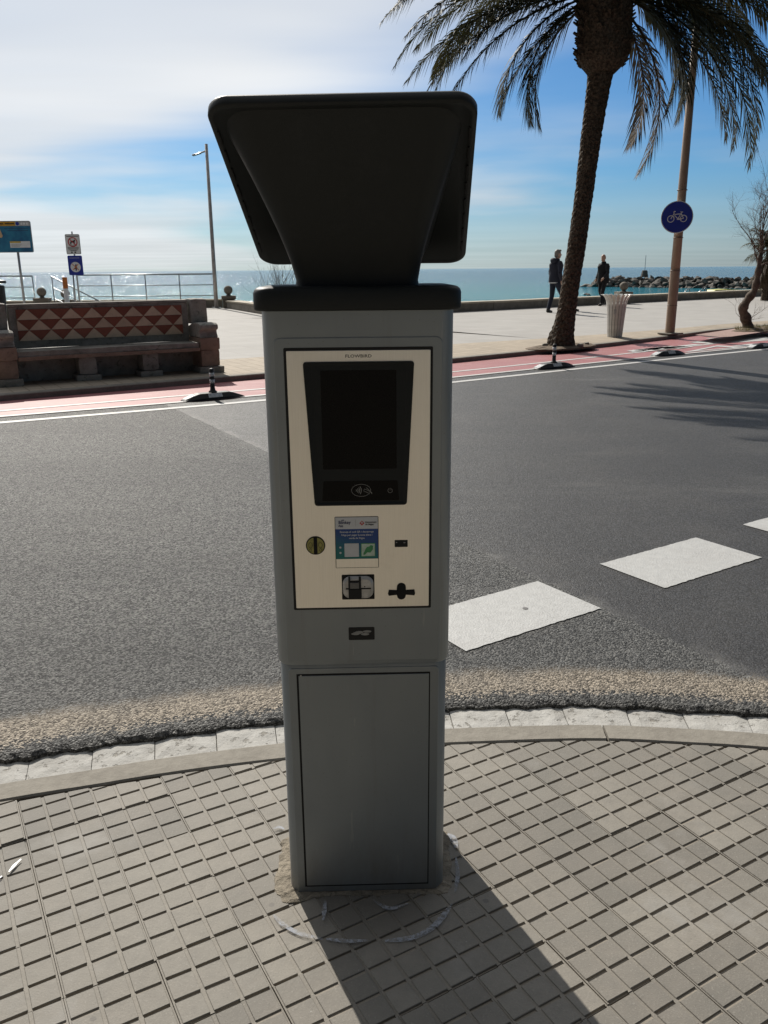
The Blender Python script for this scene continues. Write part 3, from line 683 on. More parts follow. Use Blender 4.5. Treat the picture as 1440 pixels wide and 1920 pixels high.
# upper door leaf with rounded head, black gasket, steel plate
def door_outline(hw, z0, z1, r, n=6):
    pts = [(-hw, z0), (hw, z0)]
    for k in range(n+1): a = R(90*k/n); pts.append((hw-r+math.cos(a)*r, z1-r+math.sin(a)*r))
    for k in range(n+1): a = R(90+90*k/n); pts.append((-hw+r+math.cos(a)*r, z1-r+math.sin(a)*r))
    return pts
mb = MB(); face_prism(mb, door_outline(0.1735, 0.640, 1.3675, 0.014), UF-0.0022, UF+0.004); leaf = mb.build('door_leaf', M['paint'], meter, bevel=0.0018)
YL = UF-0.0022
panel('gasket_gap', -0.1535, 0.1535, 0.7690, 1.3475, YL-0.0010, 0.004, M['gasket_gap'], leaf, 0.003)
plate = panel('steel_plate', -0.1478, 0.1482, 0.7745, 1.3415, YL-0.0032, 0.004, M['steel'], meter, 0.002, 0.0008)
YP = YL-0.0032
text_mesh('lettering', 'FLOWBIRD', 0.0088, M['ink'], plate, (0, YP-0.0003, 1.3296), (R(90), 0, 0), 0.0002, bold=0.0001, sx=1.25)
# screen unit: tapered bezel standing a little proud, hollowed to the glass
def taper(hw0, z0, hw1, z1, r, n=4):
    cs = [(-hw0, z0), (hw0, z0), (hw1, z1), (-hw1, z1)]; pts = []
    for i in range(4):
        p = Vector(cs[i]).to_3d(); a = (Vector(cs[i-1]).to_3d()-p).normalized(); b = (Vector(cs[(i+1) % 4]).to_3d()-p).normalized()
        for k in range(n+1):
            u = k/n; q = (p+a*r)*(1-u)**2+p*2*u*(1-u)+(p+b*r)*u*u; pts.append((q.x, q.y))
    return pts
o1 = taper(0.0990, 1.0125, 0.1145, 1.3187, 0.007); o2 = taper(0.0962, 1.0155, 0.1114, 1.3155, 0.006); o3 = taper(0.0895, 1.0190, 0.0985, 1.3110, 0.005)
mb = MB(); mb.loft([[Vector((x, YP+0.002, z)) for x, z in o1], [Vector((x, YP-0.0040, z)) for x, z in o1], [Vector((x, YP-0.0040, z)) for x, z in o2], [Vector((x, YP-0.0012, z)) for x, z in o3]], True)
bez = mb.build('screen_bezel', M['bezel'], meter)
panel('screen', -0.0790, 0.0775, 1.0925, 1.3012, YP-0.0016, 0.0015, M['glass'], bez, 0.002, 0)
rd = MB(); face_prism(rd, taper(0.0825, 1.0225, 0.0790, 1.0662, 0.002), YP-0.0018, YP); rd = rd.build('card_reader', M['glass'], bez)
YI = YP-0.0021
def arc_strip(mb, cx, cz, rx, rz_, a0, a1, w, y, n=24):
    vs = []; 
    for k in range(n+1):
        a = R(a0+(a1-a0)*k/n); c, s_ = math.cos(a), math.sin(a)
        vs += [(cx+c*(rx-w/2), y, cz+s_*(rz_-w/2)), (cx+c*(rx+w/2), y, cz+s_*(rz_+w/2))]
    return mb.add(vs, [(2*k, 2*k+1, 2*k+3, 2*k+2) for k in range(n)])
mb = MB(); arc_strip(mb, 0.001, 1.0455, 0.0205, 0.0135, 0, 360, 0.0007, YI, 40)
for i, r in enumerate((0.0035, 0.007, 0.0105, 0.014)): arc_strip(mb, -0.0125, 1.0455, r, r*0.95, -38, 38, 0.0013, YI)
for a, b in (((0.008, 1.0485), (0.021, 1.0425)), ((0.012, 1.0515), (0.024, 1.0400)), ((0.0065, 1.0440), (0.0185, 1.0385)), ((0.008, 1.0485), (0.0065, 1.0440)), ((0.021, 1.0425), (0.0245, 1.0370))):
    dx, dz = b[0]-a[0], b[1]-a[1]; l = math.hypot(dx, dz); nx, nz = -dz/l*0.0004, dx/l*0.0004
    mb.add([(a[0]-nx, YI, a[1]-nz), (b[0]-nx, YI, b[1]-nz), (b[0]+nx, YI, b[1]+nz), (a[0]+nx, YI, a[1]+nz)], [(0, 1, 2, 3)])
mb.build('contactless_symbol', M['icon'], rd)
mb = MB(); arc_strip(mb, 0.0632, 1.0440, 0.0048, 0.0048, 115, 425, 0.0007, YI); mb.add([(0.0629, YI, 1.0445), (0.0635, YI, 1.0445), (0.0635, YI, 1.0500), (0.0629, YI, 1.0500)], [(0, 1, 2, 3)])
mb.build('power_symbol', M['icon'], rd)
# coin slot
def disc(mb, cx, cz, r, y0, y1, n=32, rz_=None): return face_prism(mb, [(cx+math.cos(2*math.pi*k/n)*r, cz+math.sin(2*math.pi*k/n)*(rz_ or r)) for k in range(n)], y0, y1)
cs = disc(MB(), -0.1005, 0.9220, 0.0212, YP-0.0016, YP+0.002).build('coin_slot', M['gasket_gap'], meter, bevel=0.0006)
mb = MB(); disc(mb, -0.1005, 0.9220, 0.0190, YP-0.0026, YP-0.001); mb.build('coin_guide', M['yellow'], cs, bevel=0.0008)
panel('slot', -0.1045, -0.0965, 0.9025, 0.9415, YP-0.0030, 0.002, M['void'], cs, 0.001, 0)
for sx_ in (-1, 1):
    mb = MB(); arc_strip(mb, -0.1005+sx_*0.0108, 0.9235, 0.0040, 0.0062, 0, 360, 0.0008, YP-0.00285); arc_strip(mb, -0.1005+sx_*0.0108, 0.9120, 0.0022, 0.0035, 0, 360, 0.0008, YP-0.00285); mb.build('coin_print', M['ink'], cs)
# sticker with the app notice
st = panel('notice_sticker', -0.0575, 0.0375, 0.8685, 0.9865, YP-0.0005, 0.001, M['gasket_gap'], meter, 0.002, 0)
YS = YP-0.0005
panel('sticker_foot', -0.0562, 0.0362, 0.8696, 0.8895, YS-0.0003, 0.0003, M['steel'], st, 0, 0)
panel('sticker_head', -0.0562, 0.0362, 0.9585, 0.9853, YS-0.0003, 0.0003, M['stk_white'], st, 0, 0)
panel('sticker_field', -0.0562, 0.0362, 0.8895, 0.9585, YS-0.0003, 0.0003, M['stk_blue'], st, 0, 0)
YT = YS-0.0006; RX = (R(90), 0, 0)
def tx(body, x, z, size, mat, align='LEFT', bold=0.0002, sx=1.0): return text_mesh('lettering', body, size, M[mat], st, (x, YT, z), RX, 0.0001, align, bold, sx)
tx('Blinkay', -0.0495, 0.9735, 0.0098, 'stk_navy', bold=0.00025, sx=0.95)
tx('App', -0.0495, 0.9660, 0.0062, 'stk_navy')
tx('cola', -0.0430, 0.9790, 0.0035, 'stk_navy')
tx('Ajuntament', 0.0085, 0.9735, 0.0052, 'ink', bold=0.0001)
tx('de Sitges', 0.0085, 0.9685, 0.0052, 'ink', bold=0.0001)
mb = MB(); c0 = (0.0015, 0.9715); mb.add([(c0[0], YT, c0[1]-0.0055), (c0[0]+0.0055, YT, c0[1]), (c0[0], YT, c0[1]+0.0055), (c0[0]-0.0055, YT, c0[1])], [(0, 1, 2, 3)]); mb.build('town_crest', M['stk_red'], st)
mb = MB()
for dx in (-0.0012, 0.0012): mb.add([(c0[0]+dx-0.0005, YT-0.0002, c0[1]-0.002), (c0[0]+dx+0.0005, YT-0.0002, c0[1]-0.002), (c0[0]+dx+0.0005, YT-0.0002, c0[1]+0.0015), (c0[0]+dx-0.0005, YT-0.0002, c0[1]+0.0015)], [(0, 1, 2, 3)])
mb.add([(c0[0]-0.003, YT-0.0002, c0[1]+0.0014), (c0[0]+0.003, YT-0.0002, c0[1]+0.0014), (c0[0], YT-0.0002, c0[1]+0.0034)], [(0, 1, 2)]); mb.build('crest_print', M['stk_white'], st)
panel('divider', -0.0125, -0.0120, 0.9650, 0.9800, YT, 0.0001, M['icon'], st, 0, 0)
for i, b_ in enumerate(('Escaneja el codi QR i descarrega', "l'App per pagar la zona blava i", 'verda de Sitges')): tx(b_, -0.0100, 0.9520-0.0072*i, 0.0056, 'stk_white', 'CENTER', 0.0001)
panel('code_field', -0.0375, -0.0060, 0.8945, 0.9255, YT, 0.0002, M['stk_white'], st, 0.001, 0)
panel('hand_field', -0.0015, 0.0300, 0.8945, 0.9255, YT, 0.0002, M['stk_green'], st, 0.001, 0)
panel('hand_ground', 0.0000, 0.0285, 0.8960, 0.9240, YT-0.0002, 0.0002, M['stk_pale'], st, 0.001, 0)
mb = MB(); hp = [(0.004, 0.8985), (0.008, 0.9000), (0.012, 0.9045), (0.019, 0.9040), (0.0245, 0.9110), (0.0255, 0.9190), (0.020, 0.9215), (0.0175, 0.9185), (0.012, 0.9170), (0.0085, 0.9120), (0.0060, 0.9060), (0.0040, 0.9035)]
face_prism(mb, hp, YT-0.0006, YT-0.0003); mb.build('hand_print', M['stk_green'], st)
for z in (0.9165, 0.9040): disc(MB(), -0.0465, z, 0.0024, YT-0.0001, YT, 12).build('store_mark', M['stk_white'], st)
# small recessed button plate
bt = panel('button_plate', 0.0725, 0.1012, 0.9150, 0.9315, YP-0.0008, 0.002, M['bezel'], meter, 0.0015)
panel('mark', 0.0752, 0.0780, 0.9252, 0.9268, YP-0.0012, 0.0004, M['icon'], bt, 0, 0); panel('mark', 0.0920, 0.0960, 0.9245, 0.9262, YP-0.0012, 0.0004, M['icon'], bt, 0, 0); panel('mark', 0.0835, 0.0880, 0.9185, 0.9230, YP-0.0012, 0.0004, M['gasket_gap'], bt, 0, 0)
# banknote and card mouth: silver oval in a black square well
cm = panel('card_slot_frame', -0.0452, 0.0272, 0.7935, 0.8525, YP-0.0010, 0.002, M['void'], meter, 0.002)
mb = MB(); pts = rrect(0.0680, 0.0525, 0.017, 6, -0.009, 0.8232); pin = [(-0.009+(x+0.009)*0.86, 0.8232+(z-0.8232)*0.80) for x, z in pts]
mb.loft([[Vector((x, YP+0.0005, z)) for x, z in pts], [Vector((x, YP-0.0030, z)) for x, z in pts], [Vector((x, YP-0.0075, z)) for x, z in pin]]); om = mb.build('mouthpiece', M['sil'], cm, bevel=0.001)
panel('slot', -0.0365, 0.0195, 0.8205, 0.8235, YP-0.0082, 0.004, M['void'], om, 0, 0)
panel('flap', -0.0305, -0.0015, 0.7990, 0.8215, YP-0.0105, 0.004, M['bezel'], om, 0.001)
panel('flap', -0.0305, -0.0035, 0.8225, 0.8370, YP-0.0100, 0.004, simple('smoked_grey', (0.16, 0.16, 0.155), 0.35), om, 0.001)
panel('guide', -0.0305, -0.0265, 0.8225, 0.8505, YP-0.0102, 0.004, M['bezel'], om, 0.0005); panel('guide', -0.0075, -0.0025, 0.8225, 0.8505, YP-0.0102, 0.004, M['bezel'], om, 0.0005); panel('guide', -0.0265, -0.0075, 0.8380, 0.8410, YP-0.0098, 0.003, M['void'], om, 0, 0)
disc(MB(), 0.0055, 0.8265, 0.0013, YP-0.0085, YP-0.006, 10).build('lamp_hole', M['void'], om)
# lock cover: black keyhole flap with two wings
mb = MB(); pts = []
for k in range(9): a = R(180*k/8); pts.append((0.0870+math.cos(a)*0.0100, 0.8215+math.sin(a)*0.0095))
pts += [(0.0768, 0.8140), (0.0590, 0.8150), (0.0570, 0.8060), (0.0590, 0.8010), (0.0765, 0.8030)]
for k in range(7): a = R(180+180*k/6); pts.append((0.0870+math.cos(a)*0.0098, 0.8010+math.sin(a)*0.0095))
pts += [(0.0975, 0.8030), (0.1160, 0.8010), (0.1178, 0.8060), (0.1160, 0.8150), (0.0972, 0.8140)]
face_prism(mb, pts, YP-0.0014, YP+0.001); lk = mb.build('lock_cover', M['void'], meter)
panel('slot_label', -0.0325, 0.0262, 0.6930, 0.7245, YL-0.0008, 0.002, M['gasket_gap'], meter, 0.0025)
lab = meter.children[-1]; lab.name = 'coin_return_label'
for i, (x, z) in enumerate(((-0.0170, 0.7085), (-0.0085, 0.7125), (0.0095, 0.7140), (0.0045, 0.7075), (-0.0130, 0.7105))): disc(MB(), x, z, 0.0095, YL-0.0011-0.0001*i, YL-0.0007, 20, 0.0029).build('coin_mark', M['icon'], lab)
# lower leaf, black plate standing in for the shaded gap, and door
mb = MB(); face_prism(mb, door_outline(0.1735, 0.004, 0.6215, 0.010), LF-0.0014, LF+0.004); lf2 = mb.build('lower_frame', M['paint'], meter, bevel=0.0012)
panel('gasket_gap', -0.1548, 0.1535, 0.0200, 0.6075, LF-0.0019, 0.002, M['void'], lf2, 0, 0)
ld = panel('lower_door', -0.1500, 0.1508, 0.0245, 0.6035, LF-0.0036, 0.003, M['paint'], meter, 0.001, 0.0008)
disc(MB(), -0.1445, 0.6045, 0.0018, LF-0.0040, LF-0.001, 10).build('hinge_pin', M['sil'], ld)
# black cap and solar head
capm = MB(); n = 8
rings = []
for z, ins in ((1.4205, 0.006), (1.4225, 0.0015), (1.4270, 0.0), (1.4550, 0.0), (1.4620, 0.0025), (1.4660, 0.007), (1.4680, 0.014)):
    rings.append([Vector((x, y, z)) for x, y in rrect(0.424-2*ins, 0.330-2*ins, 0.03, n)])
cap = capm.loft(rings).build('cap', M['plastic'], meter); smooth_by_angle(cap, 60)
HY = R(-3.2)-YAW; TILT = R(29.9); PW, PL = 0.496, 0.553
pb = V(680, 496.5, 2.10)                                             # middle of the far, lower edge of the panel
pdir = Vector((math.sin(R(3.2))*math.cos(TILT), math.cos(R(3.2))*math.cos(TILT), -math.sin(TILT)))   # from the near high edge to the far low edge
pe = Vector((math.cos(R(-3.2)), math.sin(R(-3.2)), 0)); pnrm = pe.cross(pdir).normalized()
if pnrm.z < 0: pnrm = -pnrm
ptop = pb-pdir*PL
inv = (Matrix.Translation(meter.location) @ Matrix.Rotation(YAW, 4, 'Z')).inverted()
def PP(u, v, w): return inv @ (ptop+pe*u+pdir*v+pnrm*w)              # panel plane: u across, v from the high edge down, w up out of it
def pring(ins, w, r=0.042, n=8): return [PP(x, PL/2+y, w) for x, y in rrect(PW-2*ins, PL-2*ins, max(0.004, r-ins), n)]
mb = MB(); mb.loft([pring(0.013, 0.002), pring(0.011, 0.0), pring(0.005, 0.0), pring(0.0015, 0.0015), pring(0.0, 0.005), pring(0.0, 0.017), pring(0.003, 0.022), pring(0.010, 0.024), pring(0.016, 0.021)])
tray = mb.build('solar_tray', M['plastic'], meter); smooth_by_angle(tray, 50)
mb = MB(); mb.loft([pring(0.018, 0.0205), pring(0.018, 0.0230)]); sp2 = mb.build('solar_panel', M['solar'], tray)
# funnel: from the neck on the cap, flaring out to the underside of the tray
nr = [Vector((x, y, 1.462)) for x, y in rrect(0.262, 0.215, 0.03, n, 0, 0.005)]
n1_ = [Vector((x, y, 1.478)) for x, y in rrect(0.256, 0.208, 0.03, n, 0, 0.005)]
def trap(hw_top, hw_bot, v0, v1, r=0.035):
    pts = []
    for x, y in rrect(1, 1, 0.14, n):
        v = v1-(0.5-y)*(v1-v0) if True else 0
        f = (y+0.5); hw = hw_top*(1-f)+hw_bot*f
        pts.append((x*2*hw, v))
    return pts
tp = trap(0.232, 0.150, 0.016, PL-0.012)
top_ = [PP(x, v, 0.0035) for x, v in tp]
# in the neck ring +y is the far side, in the panel ring larger v is the far side: both orders match
mb = MB(); rr_ = [nr, n1_]
for k in range(1, 8):
    u = k/8; ww = u**1.25; z_u = u
    rr_.append([Vector((a.x*(1-ww)+b.x*ww, a.y*(1-ww)+b.y*ww, a.z*(1-z_u)+b.z*z_u)) for a, b in zip(n1_, top_)])
rr_.append(top_); fu = mb.loft(rr_).build('funnel', M['plastic'], meter); smooth_by_angle(fu, 60)
for x in (-0.098, 0.004, 0.105):
    mb = MB(); mb.tube([PP(x, 0.026, -0.0005), PP(x, 0.052, -0.0005)], 0.0012, 6); mb.build('scuff_rib', M['icon'], tray)
for s_ in (-1, 1):
    for k in range(8): MB().tube([PP(s_*(PW/2-0.012), 0.07+k*0.055, -0.0008), PP(s_*(PW/2-0.012), 0.105+k*0.055, -0.0008)], 0.0022, 6).build('edge_slot', M['void'], tray)
# mortar bed and the faded painted ring round the foot
mbp = [G(x, y, 0.0) for x, y in ((527, 1592), (540, 1570), (700, 1550), (832, 1556), (845, 1600), (848, 1668), (833, 1677), (760, 1677), (700, 1680), (610, 1682), (548, 1694), (522, 1688), (514, 1650))]
mp2 = catmull(mbp+[mbp[0]], 0.012)[:-1]
rng = random.Random(5); rings = []
for sc_, z in ((1.0, -0.006), (0.985, 0.0015), (0.94, 0.0035), (0.6, 0.004)):
    cen = Vector((meter.location.x, meter.location.y-0.02, 0)); rings.append([cen+(q-cen)*(sc_*(1+0.035*noise.noise(Vector((i*0.35, sc_*2, 0)))+0.02*noise.noise(Vector((i*1.1, sc_*2, 3)))))+Vector((0, 0, z+0.003*noise.noise(Vector((i*0.7, sc_*7, 4))))) for i, q in enumerate(mp2)])
bed = MB().loft(rings).build('mortar_bed', M['mortar']); tag(bed, 'rough sandy mortar bed round the foot of the parking meter', 'mortar')
def draped(name, pix, w, mat, label, closed=False, z=0.0045, cat='paint mark', jit=0.25):
    P = catmull([G(x, y, 0) for x, y in pix], 0.012); vs = []
    for i, q in enumerate(P):
        t_ = (P[min(i+1, len(P)-1)]-P[max(i-1, 0)]).normalized(); nn = Vector((-t_.y, t_.x, 0)); ww = w*(1+jit*noise.noise(Vector((i*0.31, w*99, 0))))
        ww *= min(1, 0.35+min(i, len(P)-1-i)*0.22); zz_ = Vector((0, 0, z))
        vs += [q-nn*ww/2+zz_, q+nn*ww/2+zz_]
    o = MB().add(vs, [(2*i, 2*i+2, 2*i+3, 2*i+1) for i in range(len(P)-1)]).build(name, mat); return tag(o, label, cat)
draped('paint_mark', [(513, 1718), (530, 1735), (560, 1752), (606, 1764)], 0.012, M['faint_paint'], 'sunlit faded white paint arc on the tiles beside the meter foot')
draped('paint_mark', [(612, 1763), (650, 1767), (690, 1766)], 0.012, M['faint_paint'], 'short faded paint arc in the shadow of the meter, towards its hinge side')
draped('paint_mark', [(722, 1767), (775, 1760), (815, 1738), (848, 1697)], 0.015, M['faint_paint'], 'long faded bluish paint arc in the shadow in front of the meter')
draped('paint_mark', [(853, 1676), (858, 1645), (855, 1610)], 0.011, M['faint_paint'], 'faded paint stroke beside the lower body of the meter')
draped('paint_mark', [(838, 1566), (848, 1572), (856, 1592)], 0.024, M['faint_paint'], 'broad white paint dab behind the foot of the meter')
draped('paint_mark', [(610, 1692), (608, 1712), (606, 1728)], 0.014, M['faint_paint'], 'short upright paint dab in the shadow under the meter door')
draped('paint_mark', [(700, 1690), (730, 1706), (765, 1697)], 0.012, M['faint_paint'], 'small curved paint smear under the middle of the meter')
draped('paint_mark', [(512, 1556), (524, 1553), (534, 1557)], 0.014, M['faint_paint'], 'small white paint dab on tiles behind the sandy mortar', cat='paint mark')
draped('paint_mark', [(17, 1637), (24, 1629), (30, 1622), (40, 1613)], 0.009, M['stk_white'], 'bright white splash on the pavement tiles near the kerb curve')
draped('paint_mark', [(-5, 1652), (4, 1645)], 0.008, M['stk_white'], 'tiny white splash on the pavement tiles')
# ------------------------------------------------------------------ stone bench with triangle tiles
M['bstone'] = stoneish('bench_stone', (0.18, 0.172, 0.152), (0.37, 0.35, 0.31), 7, 0.9, 0.9, 'Object', 0.5, (0.07, 0.06, 0.05))
M['bpink'] = stoneish('bench_sandstone', (0.21, 0.15, 0.115), (0.34, 0.25, 0.195), 9, 0.8, 0.9, 'Object', 0.4, (0.10, 0.07, 0.05))
def glazed(name, d, l):
    t = NT(name); oi = t.n('ShaderNodeObjectInfo'); c = t.mix(oi.outputs['Random'], d, l)
    c = t.mix(t.ramp(t.noise(14, 4, 0.6, 'World'), 0.45, 0.75, 0.0, 0.35), c, tuple(x*0.6 for x in d)); return t.out(c, 0.5, 0.0, t.bump(t.noise(30, 3, 0.6, 'World'), 0.002, 0.3), 0.4)
M['terra'] = glazed('terracotta_tile', (0.21, 0.062, 0.036), (0.29, 0.092, 0.055))
M['cream'] = glazed('cream_tile', (0.55, 0.42, 0.30), (0.66, 0.51, 0.37))
bench = thing('stone_bench', 'long weathered stone bench with red and cream triangle tiles on its back', 'bench', (-4.85, 11.13, PZ0), R(30))
def rough_box(mb, c, d, seed=0, n=4, amp=0.008):
    """stone block with worn, uneven faces"""
    bm = bmesh.new(); bmesh.ops.create_cube(bm, size=1.0); bmesh.ops.subdivide_edges(bm, edges=bm.edges[:], cuts=n, use_grid_fill=True)
    for v in bm.verts:
        p = Vector((v.co.x*d[0], v.co.y*d[1], v.co.z*d[2])); e = sum(1 for q in v.co if abs(abs(q)-0.5) < 1e-4)
        nn = Vector((noise.noise(p*7+Vector((seed, 0, 0))), noise.noise(p*7+Vector((0, seed, 9))), noise.noise(p*7+Vector((5, 0, seed)))))
        v.co = p*(1-(0.012/max(0.1, max(d)))*(e-1) if e > 1 else 1)+nn*amp+Vector(c)
    bmesh.ops.triangulate(bm, faces=bm.faces[:]); b = len(mb.v); bm.verts.index_update()
    mb.v += [tuple(v.co) for v in bm.verts]; mb.f += [tuple(b+v.index for v in f.verts) for f in bm.faces]; bm.free(); return mb
def rb(name, x0, x1, y0, y1, z0, z1, mat, parent, seed=0, amp=0.008):
    o = rough_box(MB(), ((x0+x1)/2, (y0+y1)/2, (z0+z1)/2), (x1-x0, y1-y0, z1-z0), seed, 4, amp).build(name, mat, parent); smooth_by_angle(o, 50); return o
rb('seat', 0.002, 2.498, 0.02, 0.50, 0.385, 0.455, M['bstone'], bench, 1); rb('seat_edge', 0.002, 2.498, -0.01, 0.06, 0.335, 0.383, M['bpink'], bench, 2)
rb('back_panel', 0.002, 2.498, 0.40, 0.50, 0.0, 0.384, M['bstone'], bench, 3)
bk = rb('backrest', 0.002, 2.498, 0.475, 0.64, 0.456, 1.020, M['bstone'], bench, 4, 0.006)
rb('top_coping', 0.002, 2.498, 0.462, 0.655, 1.0215, 1.055, M['bstone'], bench, 14, 0.004)
for x0, x1, sd in ((0.78, 1.02, 5), (1.66, 1.89, 6)):
    rb('leg', x0, x1, 0.08, 0.399, 0.09, 0.334, M['bstone'], bench, sd); rb('leg_foot', x0-0.05, x1+0.05, 0.04, 0.398, 0.0, 0.088, M['bstone'], bench, sd+3)
for k, (x0, sd) in enumerate(((-0.30, 20), (2.50, 30))):
    x1 = x0+0.30
    rb('plinth', x0-0.035, x1+0.035, -0.05, 0.70, 0.0, 0.10, M['bstone'], bench, sd)
    rb('arm_pillar', x0+0.01, x1-0.01, 0.0, 0.62, 0.1015, 0.345, M['bpink'], bench, sd+1)
    rb('arm_block', x0, x1, -0.015, 0.63, 0.3465, 0.520, M['bpink'], bench, sd+2)
    mb = MB(); prof = [(0.01, 0.5215), (0.60, 0.5215), (0.60, 0.66), (0.40, 0.715), (0.20, 0.735), (0.06, 0.73), (-0.005, 0.705), (-0.015, 0.66), (0.01, 0.635), (0.055, 0.625), (0.06, 0.595), (0.04, 0.56)]
    arm = mb.prism([(x0+0.012, y, z) for y, z in prof], (x0+0.012, 0, 0), (x1-0.012, 0, 0)).build('armrest', M['bstone'], bench, bevel=0.012)
    rb('back_pilaster', x0+0.02, x1-0.02, 0.42, 0.66, 0.70, 1.070, M['bstone'], bench, sd+4)
TX0, TX1, TZ0, TZ1, NT_ = 0.10, 2.40, 0.560, 0.985, 8
tw = (TX1-TX0)/NT_; th = (TZ1-TZ0)/3
def clipx(P, lo, hi):
    def cl(P, x, sgn):
        out = []
        for i in range(len(P)):
            a, b = P[i], P[(i+1) % len(P)]; ia, ib = (a[0]-x)*sgn >= -1e-9, (b[0]-x)*sgn >= -1e-9
            if ia: out.append(a)
            if ia != ib: u = (x-a[0])/(b[0]-a[0]); out.append((x, a[1]+(b[1]-a[1])*u))
        return out
    P = cl(P, lo, 1); return cl(P, hi, -1) if P else P
for r_ in range(3):
    z1, z0 = TZ1-th*r_, TZ1-th*(r_+1); sh = 0.0 if r_ % 2 == 0 else tw/2
    for i in range(-1, NT_+1):
        for up in (0, 1):
            xa = TX0+tw*i+sh+(tw/2 if not up else 0)-tw/2*0
            P = [(xa, z0), (xa+tw, z0), (xa+tw/2, z1)] if up else [(xa, z1), (xa+tw/2, z0), (xa+tw, z1)]
            P = clipx(P, TX0, TX1)
            if len(P) < 3 or max(p[0] for p in P)-min(p[0] for p in P) < 0.01: continue
            cx_ = sum(p[0] for p in P)/len(P); cz_ = sum(p[1] for p in P)/len(P); P = [(cx_+(x-cx_)*0.975, cz_+(z-cz_)*0.965) for x, z in P]
            jy = random.uniform(-.001, .001)
            face_prism(MB(), P, 0.462+jy, 0.474).build('tile', M['cream'] if up else M['terra'], bk, bevel=0.0)
# ------------------------------------------------------------------ lane separators
M['rubber'] = simple('black_rubber', (0.018, 0.018, 0.019), 0.55, scale=20, bump=0.3)
M['reflect'] = simple('white_reflector', (0.55, 0.56, 0.57), 0.35, scale=30)
def separator(px_, py_, post, label, rz=31):
    p = G(px_, py_, -0.05); p.z = -0.05
    t = thing('lane_separator', label, 'lane separator', p, R(rz), 'rubber lane separators along the bike lane')
    L_, W_ = 0.80, 0.21; rings = []
    for x, h, w in ((-0.40, 0.012, 0.75), (-0.385, 0.022, 0.82), (-0.23, 0.075, 0.97), (-0.19, 0.085, 1), (0.19, 0.085, 1), (0.23, 0.075, 0.97), (0.385, 0.022, 0.82), (0.40, 0.012, 0.75)):
        hw = W_/2*w; rings.append([Vector((x, -hw, 0)), Vector((x, -hw, h*0.35)), Vector((x, -hw*0.62, h)), Vector((x, hw*0.62, h)), Vector((x, hw, h*0.35)), Vector((x, hw, 0))])
    MB().loft(rings).build('base', M['rubber'], t, bevel=0.006)
    def patch(name, a, b, c, d): MB().add([a, b, c, d], [(0, 1, 2, 3)]).build(name, M['reflect'], t)
    o_ = 0.003
    patch('reflector', (-0.09, -0.105-o_, 0.036), (0.09, -0.105-o_, 0.036), (0.09, -0.068-o_, 0.083), (-0.09, -0.068-o_, 0.083))
    patch('reflector', (-0.37, -0.060, 0.030), (-0.25, -0.063, 0.0715), (-0.25, 0.063, 0.0715), (-0.37, 0.060, 0.030))
    patch('reflector', (0.25, -0.063, 0.0715), (0.37, -0.060, 0.030), (0.37, 0.060, 0.030), (0.25, 0.063, 0.0715))
    if post:
        MB().lathe([(0.055, 0.083), (0.050, 0.10), (0.034, 0.112), (0.030, 0.14), (0.030, 0.365), (0.026, 0.378), (0.012, 0.384)], n=20).build('post', M['rubber'], t, smooth=True)
        for z in (0.20, 0.285): MB().lathe([(0.0312, z), (0.0312, z+0.045)], n=20).build('band', M['reflect'], t, smooth=True)
    else:
        MB().lathe([(0.05, 0.083), (0.045, 0.094), (0.02, 0.096)], n=18).build('post_socket', M['rubber'], t)
separator(400, 748, True, 'black rubber lane separator with striped post in front of the stone bench')
separator(1038, 690, True, 'black rubber lane separator with striped post in front of the palm trunk')
separator(1252, 666, False, 'black rubber lane separator without a post before the white give-way triangle')
separator(1428, 652, False, 'black rubber lane separator without a post beside the white crossing bars')

# ------------------------------------------------------------------ tall date palm
def bark_mat():
    t = NT('palm_bark'); f = t.noise(22, 5, 0.7); v = t.voro(16, 'Object'); w = t.noise(3, 4, 0.6)
    c = t.mix(t.ramp(f, 0.3, 0.75), (0.035, 0.026, 0.019), (0.17, 0.135, 0.10)); c = t.mix(t.ramp(w, 0.4, 0.7, 0, 0.4), c, (0.07, 0.055, 0.042))
    return t.out(c, 0.9, 0.0, t.bump(t.math('ADD', f, t.math('MULTIPLY', v, 1.2)), 0.05, 0.9), 0.2)
M['bark'] = bark_mat()
def leaf_mat(name, d, l, tip, trans=0.25):
    t = NT(name); oi = t.n('ShaderNodeObjectInfo'); c = t.mix(t.noise(3.0, 3, 0.6), d, l); c = t.mix(t.ramp(oi.outputs['Random'], 0.0, 1.0, 0.0, 0.5), c, tip)
    m = t.out(c, 0.6, 0.0, None, 0.22)
    tr = t.n('ShaderNodeBsdfTranslucent'); t.L.new(t.mix(0.5, c, (0.16, 0.15, 0.03)), tr.inputs[0]); ms = t.n('ShaderNodeMixShader'); ms.inputs[0].default_value = trans
    t.L.new(t.b.outputs[0], ms.inputs[1]); t.L.new(tr.outputs[0], ms.inputs[2]); t.L.new(ms.outputs[0], t.N['Material Output'].inputs[0]); return m
M['frond'] = leaf_mat('palm_leaflets', (0.022, 0.028, 0.013), (0.052, 0.056, 0.026), (0.075, 0.062, 0.035), 0.14)
M['frond_dry'] = leaf_mat('dry_palm_leaflets', (0.065, 0.043, 0.026), (0.11, 0.08, 0.048), (0.12, 0.088, 0.052), 0.12)
PY = 16.2
pal = thing('palm_tree', 'tall date palm leaning over the tiled strip beside the bike lane', 'palm', V(1052, 645, PY).xy.to_3d()+Vector((0, 0, PZ0+0.02)))
P0 = pal.location.copy()
